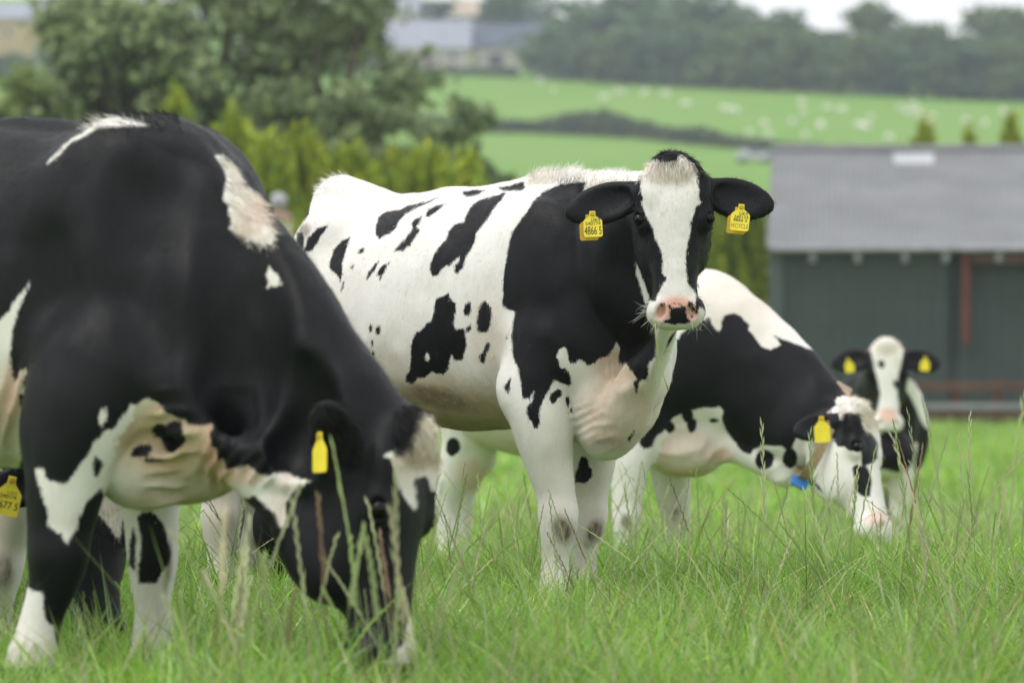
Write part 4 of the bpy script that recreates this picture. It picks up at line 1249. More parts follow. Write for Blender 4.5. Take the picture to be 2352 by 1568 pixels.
    for pl in ([(262, 385), (190, 415), (130, 470), (105, 540), (85, 595), (100, 575), (130, 560), (155, 555), (190, 510), (215, 455), (245, 420)],
               [(60, 440), (100, 440), (112, 480), (92, 590), (88, 650), (102, 750), (70, 760), (50, 620)],
               [(395, 465), (330, 500), (290, 545), (265, 620), (262, 655), (290, 690), (325, 720), (335, 750), (350, 700), (345, 640), (360, 580), (380, 520)],
               [(358, 730), (345, 760), (335, 810), (350, 780)], [(478, 535), (450, 550), (440, 575), (465, 572), (482, 560)], [(418, 638), (398, 655), (400, 672), (420, 655)],
               [(575, 618), (545, 640), (510, 690), (495, 740), (520, 715), (550, 675)], [(640, 622), (600, 640), (565, 680), (560, 715), (578, 712), (578, 738), (610, 695)],
               [(955, 218), (870, 245), (760, 270), (690, 300), (620, 305), (570, 335), (552, 390), (552, 450), (575, 482), (620, 460), (670, 425), (700, 375), (740, 325), (800, 290), (870, 265)],
               [(1000, 258), (930, 275), (880, 300), (862, 345), (885, 345), (930, 315), (970, 280)],
               [(845, 338), (800, 355), (778, 385), (785, 420), (755, 460), (710, 510), (668, 562), (720, 555), (765, 520), (800, 475), (828, 425), (812, 405), (838, 370)],
               [(1370, 190), (1290, 210), (1200, 240), (1150, 280), (1125, 320), (1105, 370), (1050, 390), (1010, 430), (990, 490), (950, 530), (925, 580), (905, 620), (890, 670), (905, 715), (940, 710), (985, 655), (1020, 645), (1050, 610), (1080, 590), (1075, 625), (1050, 650), (1045, 690), (1070, 700), (1100, 660), (1120, 600), (1150, 550), (1175, 500), (1185, 455), (1230, 390), (1290, 300), (1350, 230)],
               [(1325, 160), (1400, 145), (1480, 120), (1490, 155), (1475, 175), (1400, 180), (1350, 182)], [(1095, 180), (1160, 170), (1250, 172), (1200, 198), (1130, 212), (1100, 205)],
               [(1010, 815), (975, 840), (935, 850), (920, 890), (920, 940), (905, 990), (870, 1010), (850, 1050), (810, 1065), (785, 1110), (775, 1170), (775, 1220), (770, 1290), (745, 1330), (742, 1375), (780, 1388), (810, 1370), (815, 1350), (860, 1345), (890, 1325), (905, 1310), (940, 1325), (975, 1330), (1010, 1300), (1015, 1250), (1030, 1210), (1045, 1240), (1090, 1240), (1105, 1205), (1128, 1150), (1115, 1080), (1100, 1040), (1060, 1050), (1045, 1015), (1050, 950), (1055, 880), (1025, 870)],
               [(1140, 870), (1115, 890), (1102, 930), (1110, 960), (1130, 962), (1145, 930), (1150, 890)], [(1235, 860), (1210, 890), (1195, 930), (1188, 1000), (1190, 1050), (1215, 1070), (1250, 1060), (1275, 1020), (1283, 970), (1275, 910)],
               [(1145, 1015), (1118, 1035), (1110, 1065), (1135, 1072), (1152, 1045)], [(1265, 1125), (1245, 1140), (1225, 1185), (1203, 1210), (1203, 1245), (1235, 1260), (1245, 1220), (1255, 1190), (1268, 1150)],
               [(1395, 1065), (1380, 1100), (1378, 1160), (1395, 1180), (1408, 1165), (1405, 1110)], [(520, 1005), (510, 1040), (515, 1065), (530, 1060), (532, 1020)], [(572, 1012), (555, 1040), (560, 1078), (580, 1075), (588, 1035)],
               [(530, 1105), (520, 1135), (530, 1158), (540, 1130)], [(535, 1175), (525, 1200), (537, 1230), (545, 1200)], [(330, 1150), (315, 1165), (322, 1190), (338, 1170)]):
        c.poly(True, z1(pl), body)
    sh = z1([(1880, 120), (1760, 133), (1680, 150), (1600, 185), (1540, 240), (1500, 310), (1450, 380), (1420, 420), (1400, 470), (1382, 540), (1375, 600), (1360, 660), (1350, 720), (1348, 790), (1355, 830), (1345, 890), (1375, 925), (1425, 935), (1415, 1000), (1405, 1080), (1410, 1150), (1415, 1200)])
    sh += z2([(415, 380), (455, 470), (475, 570), (490, 680), (500, 770), (540, 765), (570, 775), (590, 720), (615, 690), (605, 790), (575, 820), (540, 860), (545, 920), (565, 980), (600, 1020), (615, 1070), (660, 1080), (680, 1020), (670, 930), (680, 860), (710, 790), (750, 710), (800, 640), (830, 570), (880, 600), (930, 620), (980, 635), (1012, 600), (1000, 540), (975, 490), (955, 455), (900, 455), (880, 430), (870, 370), (845, 330), (880, 265), (940, 230), (965, 270), (980, 350), (1000, 390), (1035, 415), (1080, 365), (1130, 380), (1190, 425), (1270, 385), (1310, 345), (1390, 330), (1430, 270), (1480, 180), (1520, 245), (1500, 350), (1530, 415), (1580, 395), (1620, 450), (1660, 510), (1690, 570), (1660, 590), (1665, 680), (1680, 735), (1700, 690), (1715, 600), (1745, 570), (1795, 575), (1815, 510), (1815, 430), (1840, 380), (1885, 330), (1890, 260), (1900, 150), (1880, 60), (1880, 0)])
    sh += [(1500, 700), (1640, 690), (1640, 350), (1560, 430), (1460, 440)] + z1([(2150, 205), (1850, 200)])
    c.poly(True, sh, (1, 2))
    c.spot(False, *z1([(878, 1220)])[0], 5, 9, 0, body)
    c.poly(True, z2([(2110, 20), (2060, 80), (2020, 150), (2010, 200), (1965, 310), (2000, 250), (2060, 150), (2100, 60)]), (1,))
    for pl in ([(380, 540), (345, 600), (315, 640), (330, 690), (355, 725), (370, 690), (385, 610)], [(880, 660), (830, 690), (785, 710), (775, 760), (800, 825), (830, 820), (860, 770), (900, 750), (915, 700)],
               [(970, 740), (935, 760), (945, 800), (965, 865), (985, 830), (1000, 790)], [(1030, 850), (990, 880), (1000, 935), (1020, 910)]):
        c.poly(True, z2(pl), (1, 2))
    c.poly(True, z3([(840, 270), (890, 290), (910, 370), (940, 400), (940, 460), (880, 520), (785, 515), (790, 440), (815, 340)]), (3,))
    c.poly(True, z3([(1310, 40), (1290, 80), (1255, 120), (1270, 145), (1300, 100), (1325, 50)]), (3, 1))
    c.poly(False, zh([(720, 60), (640, 120), (615, 260), (600, 285), (635, 300), (630, 370), (650, 430), (635, 450), (660, 520), (690, 590), (720, 640), (730, 700), (770, 770), (785, 830), (780, 950), (810, 980), (790, 1020), (770, 1050), (740, 1110), (735, 1140), (700, 1140), (670, 1190), (670, 1260), (720, 1320), (790, 1420), (950, 1420), (1060, 1290), (1085, 1210), (1045, 1180), (1030, 1240), (1010, 1220), (1015, 1150), (1020, 1100), (1000, 1060), (960, 1010), (950, 960), (945, 830), (960, 730), (985, 650), (975, 600), (1000, 540), (1020, 480), (1050, 450), (1030, 430), (1035, 360), (1030, 290), (1055, 240), (1000, 160), (930, 60)]), (4,))
    c.poly(True, zh([(600, 0), (640, 170), (700, 140), (760, 160), (830, 170), (880, 160), (905, 125), (960, 150), (1010, 200), (1040, 300), (1120, 300), (1100, 0)]), (4,))
    c.poly(False, zh([(598, 870), (640, 980), (680, 1080), (695, 1130), (690, 1160), (660, 1150), (630, 1060), (598, 960)]), (4, 1))
    # dark markings on the nose
    c.poly(True, zh([(835, 1195), (870, 1182), (900, 1185), (950, 1175), (945, 1220), (955, 1260), (985, 1280), (940, 1300), (850, 1303), (785, 1292), (800, 1265), (835, 1262), (828, 1220)]), (4,))
    for x, y, a, b in ((782, 1163, 17, 14), (832, 1178, 15, 22), (868, 1155, 10, 9), (908, 1165, 11, 9), (975, 1160, 18, 18), (1002, 1192, 17, 17), (985, 1250, 9, 8)):
        u, v = zh([(x, y)])[0]; c.spot(True, u, v, a / 3.03, b / 3.03, 0, (4,))
    uv = lambda x, y: zh([(x, y)])[0]
    c.tint(1, 0.95, *uv(880, 1175), 55, 36, 0, (4,))
    c.tint(1, 0.85, *uv(785, 1215), 26, 38, 0, (4,)).tint(1, 0.85, *uv(985, 1215), 26, 38, 0, (4,))
    c.tint(0, 0.30, *uv(830, 240), 90, 42, 0, (4,))
    # cream on the crest, soiled belly and tan brisket skin, both with underside shade tinted in, stained knees and rump
    c.tint(0, 0.38, 1405, 430, 70, 28, 0, (1,)).tint(0, 0.30, 1245, 410, 60, 22)
    c.tint(0, 0.85, 1415, 845, 90, 75, 20, (1,)).tint(0, 0.6, 1420, 960, 140, 120, 0, (1,)).tint(0, 0.5, 1440, 1000, 60, 60).tint(1, 0.15, 1390, 1010, 80, 40, 0, (1,)).tint(1, 0.12, 1480, 860, 30, 90, 20, (1,))
    c.tint(0, 0.95, 1030, 950, 280, 125, 12, (1,)).tint(2, 0.35, 1395, 1018, 70, 28, 0, (1,)).tint(0, 0.75, 1420, 930, 140, 130, 0, (1,)).tint(2, 0.7, 1010, 915, 120, 34, 14, (1,)).tint(2, 0.3, 1080, 985, 160, 40, 6, (1,)).tint(0, 0.32, 1120, 780, 60, 160, 0, (1,)).tint(0, 0.35, 900, 860, 140, 70, 30, (1, 6)).tint(0, 0.3, 740, 900, 60, 140, 0)  # belly stain, plus tan and brown painted in as shade under belly and brisket
    c.tint(2, 1.0, 1292, 1216, 34, 48, -25, (2,)).tint(2, 1.0, 1366, 1220, 26, 42, 20, (3,)).tint(2, 0.5, 1348, 1250, 14, 14, 0, (3,))
    c.tint(2, 0.75, 700, 530, 18, 26, 30).tint(2, 0.30, 714, 622, 24, 46, 0)
    c.tint(0, 0.18, 1280, 1100, 70, 200, 0, (2,)).tint(0, 0.25, 1350, 1150, 60, 200, 0, (3,))
    c.fold(1340, 965, 60, 55, 70, 19, 0.0026).fold(1430, 900, 90, 70, 50, 60, 0.0015).fold(1468, 900, 30, 110, 15, 34, 0.003).fold(1390, 1005, 90, 35, 80, 30, 0.0022).fold(1560, 620, 60, 120, 90, 60, 0.001, (4,)).fold(820, 860, 60, 50, 50, 22, 0.004)
    root, V, Fc, G, blk, tint = finish_cow('cow', s, c, 'black and white cow standing side on, looking straight into the camera', base)
    eyes(root, base, H)
    # tags in both ears
    tg = H['L']
    ink, fnt = MAT['ink'], MAT['ink_faint']
    ear_tag(root, base, W(1360, 494, 14.44), None, (0.04, 0, -1), (0.05, -1, 0.1), True, 0.95, stem=0.017, lines=
            [('UK9', 0.016, 0.010, -0.020, ink, 1.1), ('240174', 0.016, 0.0, -0.032, ink, 1.15), ('4866 5', 0.040, 0.0, -0.058, ink, 0.55)])
    ear_tag(root, base, W(1703, 478, 14.44), None, (-0.10, 0, -1), (-0.08, -1, 0.1), True, 0.95, stem=0.020, lines=
            [('UK9', 0.015, 0.010, -0.022, ink, 1.1), ('240174', 0.015, 0.003, -0.034, ink, 1.15), ('4866 5', 0.015, 0.001, -0.045, ink, 1.2), ("M'CYCLE", 0.022, 0.0, -0.066, fnt, 0.72)])
    # hair that shows: short coat, topknot, crest of the withers and tail head, whiskers, ear fringe
    px, py = proj(V)
    Nn = vnormals(V, Fc)
    fur(root, base, V, Fc, blk, tint, (Nn[:, 1] < 0.35) & np.isin(G, (1, 2, 3, 6)) & (px > 640), NHAIR, 0.012, FLOW_BACK(F), 0.13, 'coat_hair', 0.0008)
    hx = lambda P, n: np.tile(H['X'], (len(P), 1))
    poll_pt = tg(0, 0, 0)
    fur(root, base, V, Fc, blk, tint, (Nn[:, 1] < 0.4) & (G == 4) & (py > 425) & (py < 690), NHAIR // 7, 0.013, hx, 0.25, 'face_hair', 0.001)
    tk = (G == 4) & (py < 410) & (px > 1462) & (px < 1630)
    fur(root, base, V, Fc, blk, tint, tk, 9000, 0.026, lambda P, n: np.tile(H['X'] * 0.9 + H['Z'] * 0.25, (len(P), 1)) + 1.6 * (P - poll_pt) * np.array([1, 0.2, 0.2]), 0.12, 'topknot_hair', 0.0011, 0.18, cream=(0.86, 0.82, 0.73))
    wt = (py < 428) & (px > 1205) & (px < 1330) & (G == 1)
    fur(root, base, V, Fc, blk, tint, wt, 1300, 0.030, (0.5, 0.0, 0.6), 0.7, 'withers_tuft', 0.0013, 0.3)
    cr = (py < 440) & (px > 1330) & (px < 1450) & (G == 1)
    fur(root, base, V, Fc, blk, tint, cr, 1300, 0.020, (0.7, 0.0, 0.5), 0.7, 'crest_hair', 0.0012, 0.3)
    th = (py < 452) & (px > 725) & (px < 800)
    fur(root, base, V, Fc, blk, tint, th, 520, 0.024, (-0.8, 0.1, 0.5), 0.5, 'tail_head_hair', 0.0013, 0.35)
    er = (G == 5)
    fur(root, base, V, Fc, blk, tint, er, 2600, 0.014, (0.0, 0.0, -1.0), 0.35, 'ear_hair', 0.0011, 0.4)
    mz = (G == 4) & (py > 690) & (np.abs(px - 1551) > 34)
    ids = rng.choice(np.nonzero(mz)[0], 120)
    n = Nn[ids]
    strands('whiskers', root, base, V[ids], n + np.array([0, -0.2, -0.35]) + rng.normal(size=(120, 3)) * 0.3, rng.uniform(0.02, 0.055, 120), np.tile([0.75, 0.73, 0.68], (120, 1)), 0.0008, 0.4)
    # stalk hanging from the mouth
    mbs = MB()
    pts = zoomed(2450, 1050, 2.6133, [(446, 640), (450, 760), (465, 900), (490, 1030), (520, 1150), (555, 1250), (584, 1336)])
    mbs.tube([W(u, v, 14.34) for u, v in pts], [0.0022, 0.002, 0.0018, 0.0018, 0.0018, 0.0022, 0.0026], 6)
    st_o = mbs.build('grass_stalk', simple('fresh_stalk', (0.30, 0.34, 0.05), 0.5, 0.1, 20), None, True)
    tag(st_o, 'thin yellow green grass stalk hanging from the mouth of the cow looking at the camera', 'grass stalk')
    return root

# ------------------------------------------------ the big cow grazing at the left edge
def cow_left():
    F, L = frame2(28)
    O = np.array([-0.948, 11.45, 0])
    base = (-1.1, 11.5, 0.0)
    s = Skin((-2.35, 10.35, -0.05), (-0.15, 12.9, 1.66), H_LEFT)
    st = stations(O, F, [(500, 660, 930, 0.10), (475, 560, 1020, 0.18), (440, 450, 1085, 0.235), (380, 355, 1110, 0.265), (300, 322, 1095, 0.285), (200, 308, 1075, 0.32), (100, 298, 1072, 0.35), (0, 292, 1070, 0.375), (-120, 290, 1060, 0.38), (-260, 292, 1010, 0.36), (-380, 300, 950, 0.30), (-470, 330, 880, 0.22), (-520, 420, 760, 0.1)])
    s.axis(O, F, UP, st, 0.05, 1, n=2.25)
    ax = lambda u: (lambda m: (lambda x: O + x * F)((m * O[1] - O[0]) / (F[0] - m * F[1])))((u - 1176) / FPX)
    def mid(u, v, lat=0.0):
        p = ax(u) + L * lat; q = p.copy(); q[2] = W(u, v, p[1])[2]; return q
    s.loft([mid(430, 385), mid(380, 350), mid(320, 338), mid(240, 332), mid(150, 325), mid(60, 318), mid(-60, 318), mid(-200, 320)], [0.05, 0.05, 0.05, 0.045, 0.04, 0.04, 0.04, 0.04], None, UP, 0.12, 1, n=3)
    for q in (-1, 1):
        s.blob(mid(390, 560, q * 0.225), (0.17, 0.085, 0.30), [nrm(F + 0.25 * UP), L, nrm(UP - 0.25 * F)], 0.22, 1)
        s.blob(mid(400, 860, q * 0.19), (0.13, 0.085, 0.14), [F, L, UP], 0.12, 1)
    # neck running down to the grazing head
    s.loft([mid(310, 680), W(440, 730, 11.25), W(585, 850, 11.12), W(700, 960, 11.05), W(790, 1030, 11.02)], [0.36, 0.315, 0.25, 0.19, 0.16], [0.24, 0.19, 0.145, 0.12, 0.11], (0.55, 0, 0.83), 0.22, 1, n=5)
    s.loft([W(385, 395, 11.33), W(465, 450, 11.25), W(550, 600, 11.17), W(640, 740, 11.10), W(740, 885, 11.05), W(840, 985, 11.02)], [0.05, 0.055, 0.055, 0.05, 0.05, 0.05], None, UP, 0.2, 1, n=4)
    s.loft([W(600, 1085, 11.08), W(668, 1165, 11.0), W(705, 1265, 10.98), W(745, 1345, 10.95)], [0.06, 0.06, 0.05, 0.035], 0.05, (1, 0, 0.3), 0.08, 1)
    # brisket with its folds
    s.blob(W(395, 1040, 11.26), (0.20, 0.15, 0.135), None, 0.10, 1)
    s.blob(W(320, 1080, 11.24), (0.10, 0.12, 0.09), None, 0.08, 1)
    s.loft([W(470, 1040, 11.22), W(540, 1045, 11.17), W(605, 1050, 11.12), W(655, 1080, 11.08)], [0.085, 0.07, 0.055, 0.05], 0.05, UP, 0.07, 1)
    s.loft([W(262, 1035, 11.10), W(340, 1010, 11.08), W(440, 1010, 11.10), W(520, 1030, 11.14)], 0.012, 0.012, UP, 0.03, 1, cut=True)
    s.loft([W(520, 960, 11.06), W(535, 1020, 11.09), W(540, 1080, 11.14)], 0.010, 0.012, UP, 0.03, 1, cut=True)
    s.loft([W(500, 470, 11.02), W(535, 620, 10.95), W(540, 780, 10.94), W(560, 930, 10.97)], [0.016, 0.03, 0.03, 0.016], None, UP, 0.16, 1, cut=True)
    s.loft([W(330, 420, 11.08), W(300, 620, 10.98), W(330, 800, 10.96)], [0.012, 0.02, 0.012], None, UP, 0.16, 1, cut=True)
    s.loft([W(80, 560, 11.16), W(95, 740, 11.1), W(85, 900, 11.1)], [0.012, 0.022, 0.016], None, UP, 0.14, 1, cut=True)
    s.loft([W(690, 860, 10.92), W(705, 960, 10.92), W(680, 1050, 10.95)], [0.01, 0.018, 0.01], None, UP, 0.10, 1, cut=True)
    # fore legs
    p, r = rows_to_leg([(230, 850, 11.18, 0.175), (185, 960, 11.16, 0.145), (158, 1060, 11.15, 0.105), (142, 1150, 11.15, 0.086), (134, 1220, 11.15, 0.070), (132, 1275, 11.14, 0.066), (128, 1325, 11.15, 0.056), (102, 1400, 11.16, 0.041), (84, 1460, 11.16, 0.045), (72, 1510, 11.15, 0.052), (62, 1560, 11.13, 0.05), (58, 1590, 11.12, 0.058)])
    leg(s, p, r, F, 2, 0.08)
    s.blob(W(118, 1010, 11.2), (0.06, 0.055, 0.08), [F, L, UP], 0.07, 2)
    p, r = rows_to_leg([(350, 1000, 11.62, 0.12), (345, 1110, 11.64, 0.085), (347, 1190, 11.65, 0.068), (350, 1255, 11.65, 0.064), (350, 1310, 11.66, 0.056), (352, 1380, 11.66, 0.042), (352, 1440, 11.66, 0.044), (352, 1490, 11.65, 0.052), (350, 1530, 11.63, 0.05), (350, 1552, 11.62, 0.058)])
    leg(s, p, r, F, 3, 0.06)
    # hind legs stand outside the picture
    for q in (-1, 1):
        b = O - F * 1.12 + L * q * 0.17
        leg(s, [b + UP * 0.95 + F * 0.12, b + UP * 0.80 + F * 0.25, b + UP * 0.62 + F * 0.05, b + UP * 0.52 - F * 0.06, b + UP * 0.28, b + UP * 0.12 + F * 0.02, b + UP * 0.03 + F * 0.05], [0.19, 0.16, 0.09, 0.066, 0.044, 0.052, 0.056], F, 6, 0.08)
    # head
    poll, muz = W(906, 1008, 11.00), W(918, 1490, 10.90)
    H = head(s, poll, muz, (0.86, -0.50, 0.12), 1.07, jaw=1.2, k=0.07, ears=[
        (W(800, 1105, 10.93), W(742, 925, 10.80), (1, 0.25, 0.0), 1.0, 0.062, (-0.25, -1, 0.0)),
        (W(945, 1015, 11.13), W(898, 912, 11.30), (1, 0.3, 0.3), 0.95, 0.046, (0.4, -0.9, 0.3))])
    s.blob(H['L'](-0.005, 0, 0.035), np.array([0.06, 0.08, 0.045]), [H['X'], H['Y'], H['Z']], 0.04, 4)
    za = lambda pts: zoomed(0, 400, 1.96, pts)
    zb = lambda pts: zoomed(0, 1100, 1.96, pts)
    zc = lambda pts: zoomed(0, 1800, 1.96, pts)
    zd = lambda pts: zoomed(1000, 1550, 2.6133, pts)
    ze = lambda pts: zoomed(1000, 2000, 2.6133, pts)
    c = Coat({0: True, 3: False})
    B = (1, 2)
    c.poly(False, za([(1690, 430), (1740, 430), (1800, 465), (1850, 520), (1870, 560), (1865, 610), (1880, 660), (1950, 680), (2000, 730), (2050, 800), (2080, 880), (2120, 980), (2150, 1060), (2130, 1120), (2060, 1135), (1980, 1110), (1910, 1115), (1940, 1075), (1870, 1060), (1800, 1010), (1820, 950), (1790, 880), (1800, 830), (1745, 780), (1760, 700), (1780, 600), (1760, 530), (1720, 480)]), B)
    c.poly(False, za([(2110, 1310), (2160, 1360), (2210, 1440), (2160, 1460), (2080, 1480), (2110, 1430), (2090, 1380)]), B)
    c.poly(False, za([(370, 505), (400, 460), (440, 420), (470, 395), (500, 350), (560, 305), (640, 260), (690, 220), (750, 190), (830, 150), (900, 140), (980, 145), (1060, 170), (1170, 195), (1060, 205), (950, 202), (870, 215), (780, 212), (735, 240), (680, 268), (600, 310), (520, 355), (480, 410), (430, 465)]), B)
    c.poly(False, zb([(245, 45), (215, 130), (160, 230), (120, 350), (90, 480), (70, 650), (90, 760), (100, 860), (140, 800), (165, 740), (195, 730), (190, 800), (160, 890), (200, 860), (250, 780), (300, 700), (265, 780), (240, 880), (200, 950), (150, 930), (150, 1060), (200, 1080), (210, 1150), (230, 1210), (290, 1215), (260, 1290), (220, 1380), (190, 1400), (120, 1560), (-900, 1560), (-900, 600), (-50, 360), (10, 340), (80, 270), (140, 170), (200, 110)]), (1, 6))
    br = zb([(1150, 960), (1080, 1020), (1030, 1010), (1000, 1060), (940, 1130), (890, 1210), (820, 1210), (790, 1270), (730, 1310), (700, 1400), (640, 1470), (575, 1568)]) + zc([(540, 240), (490, 270), (430, 240), (380, 240), (350, 190), (350, 140), (270, 145), (290, 230), (330, 330), (350, 420), (380, 490), (360, 600), (410, 600), (450, 650), (490, 650), (500, 700), (530, 745), (560, 670), (600, 620), (620, 520), (670, 430), (720, 360), (790, 300), (900, 480), (1600, 500), (2000, 350), (2150, 500)])
    br += zd([(300, 1450), (400, 1450), (360, 1290), (360, 1210), (430, 1120), (480, 1050), (560, 1010), (640, 970), (560, 950), (470, 940), (400, 880), (340, 870)]) + zc([(2260, 170), (2200, 160), (2150, 190), (2090, 210), (2030, 210), (2000, 170), (1920, 130)]) + zb([(1930, 1490), (1850, 1520), (1760, 1520), (1710, 1450), (1660, 1350), (1640, 1250), (1680, 1160), (1580, 1180), (1480, 1170), (1400, 1130), (1300, 1070), (1200, 985)])
    c.poly(False, br, (1, 2, 4))
    c.poly(True, zc([(750, 50), (735, 120), (740, 205), (770, 210), (805, 130), (795, 80)]), (1, 2))
    c.spot(True, *zb([(1255, 1225)])[0], 18, 16, 0, (1,)).spot(True, *zb([(1360, 1258)])[0], 28, 34, 0, (1,)).spot(True, *zb([(1105, 1378)])[0], 26, 14, -20, (1,)).spot(True, *zc([(1190, 78)])[0], 32, 5, 5, (1,))
    c.spot(False, *zb([(810, 1105)])[0], 9, 22, 12, (1, 2))
    c.poly(False, zc([(150, 900), (190, 1010), (220, 1075), (260, 1105), (335, 1105), (345, 1170), (345, 1260), (365, 1330), (410, 1365), (500, 1700), (0, 1700), (60, 1300)]), (2,))
    c.poly(True, zc([(1075, 520), (1110, 490), (1180, 480), (1230, 520), (1290, 590), (1320, 700), (1345, 800), (1320, 900), (1270, 960), (1230, 1040), (1080, 1045), (1090, 900), (1100, 700)]), (3,))
    c.poly(True, zc([(1040, 600), (1060, 700), (1050, 960), (1000, 900), (1010, 720)]), (3,))
    c.poly(False, zd([(1760, 250), (1690, 540), (1590, 620), (1420, 690), (1400, 712), (1500, 760), (1520, 900), (1550, 1010), (1590, 1100), (1650, 1190), (1720, 1290), (1750, 1250), (1720, 1000), (1720, 960), (1780, 930), (1860, 940), (1900, 1080), (1945, 1080), (1960, 950), (2000, 800), (2000, 560), (1960, 420), (1900, 330)]), (4,))
    c.poly(False, ze([(1850, 950), (1800, 1010), (1790, 1080), (1740, 1150), (1660, 1250), (1600, 1500), (1400, 1700), (2100, 1700), (2000, 1200), (1900, 960)]), (4,))
    c.tint(0, 0.35, 960, 1060, 70, 110, 0, (4,)).tint(0, 1.0, 400, 1010, 240, 160, 0, (1,)).tint(2, 0.22, 400, 1130, 160, 60, 0, (1,)).tint(0, 0.95, 470, 960, 130, 100, 0, (1,)).tint(1, 0.6, 510, 1060, 70, 110, 0, (1,)).tint(1, 0.55, 560, 1095, 60, 30, 0, (1,)).tint(1, 0.35, 380, 1150, 160, 40, 0, (1,)).tint(1, 0.55, 25, 900, 40, 130, 10, (1,))
    c.tint(0, 0.32, 575, 500, 60, 90, 40, (1,)).tint(1, 0.16, 590, 490, 40, 80, 40, (1,)).tint(0, 0.5, 20, 960, 60, 130, 0, (1,)).tint(2, 0.35, 10, 1010, 60, 90, 0, (1,)).tint(2, 0.8, 386, 1300, 14, 80, 5, (3,)).tint(0, 0.4, 660, 1150, 60, 120, 0, (1, 4)).tint(0, 0.2, 350, 1430, 60, 140, 0, (3,))
    c.fold(400, 1000, 150, 70, 78, 52, 0.009).fold(500, 1060, 60, 90, 20, 30, 0.010).fold(380, 1120, 150, 60, 84, 34, 0.008).fold(590, 1080, 70, 50, 30, 30, 0.008).fold(30, 930, 60, 140, 15, 40, 0.007).fold(660, 1180, 50, 120, 10, 26, 0.005, (1, 4))
    root, V, Fc, G, blk, tint = finish_cow('cow', s, c, 'large mostly black cow at the left edge, closest to the camera, head down grazing', base)
    eyes(root, base, H)
    ear_tag(root, base, W(745, 1003, 10.79), None, (0.10, 0.0, -1), (-1.2, -0.8, 0.05), False, 0.98)
    px, py = proj(V); Nn = vnormals(V, Fc)
    vis = (Nn[:, 1] < 0.3) & (px > -60)
    fur(root, base, V, Fc, blk, tint, vis & np.isin(G, (1, 2, 3)), NHAIR // 3, 0.016, FLOW_BACK(F), 0.12, 'coat_hair', 0.0009)
    fur(root, base, V, Fc, blk, tint, (G == 4) & (py < 1060) & (px > 900), 5500, 0.036, lambda P, n: np.tile(H['X'] * 0.9 + H['Z'] * 0.3, (len(P), 1)), 0.16, 'topknot_hair', 0.0013, 0.15, cream=(0.80, 0.735, 0.61))
    fur(root, base, V, Fc, blk, tint, (G == 5), 3500, 0.022, (0.3, -0.2, -1), 0.5, 'ear_hair', 0.0013, 0.4)
    nk = (G == 1) & (px > 490) & (px < 660) & (py > 360) & (py < 580) & (blk < 0) & (Nn[:, 1] < 0.3)
    fur(root, base, V, Fc, blk, tint, nk, 4200, 0.032, (0.45, -0.1, -0.9), 0.12, 'neck_hair', 0.0012, 0.15, cream=(0.80, 0.745, 0.66))
    bk = (G == 1) & (py < 305) & (px > 200) & (px < 420)
    fur(root, base, V, Fc, blk, tint, bk, 1200, 0.03, (-0.8, 0, 0.3), 0.5, 'withers_tuft', 0.0014, 0.3)
    return root

# ------------------------------------------------ generic grazing cow, placed by its joints
def quick_cow(name, label, base, box, h, deg, O, rows, fores, hinds, neck, heads, coat, crest=None, extra=None):
    F, L = frame2(deg)
    s = Skin(box[0], box[1], h)
    O = np.asarray(O, float)
    s.axis(O, F, UP, stations(O, F, rows), 0.05, 1, n=2.25)
    for g, rw in zip((2, 3), fores):
        p, r = rows_to_leg(rw); leg(s, p, r, F, g, 0.07)
    for rw in hinds:
        p, r = rows_to_leg(rw); leg(s, p, r, F, 6, 0.08)
    pts, a, b, up = neck
    s.loft(pts, a, b, up, 0.11, 1, n=5)
    if crest: s.loft(crest, 0.05, None, UP, 0.11, 1, n=3)
    if extra: extra(s, F, L)
    H = head(s, **heads)
    root, V, Fc, G, blk, tint = finish_cow(name, s, coat, label, base)
    eyes(root, base, H)
    return root, H, (V, Fc, G, blk, tint), F, L

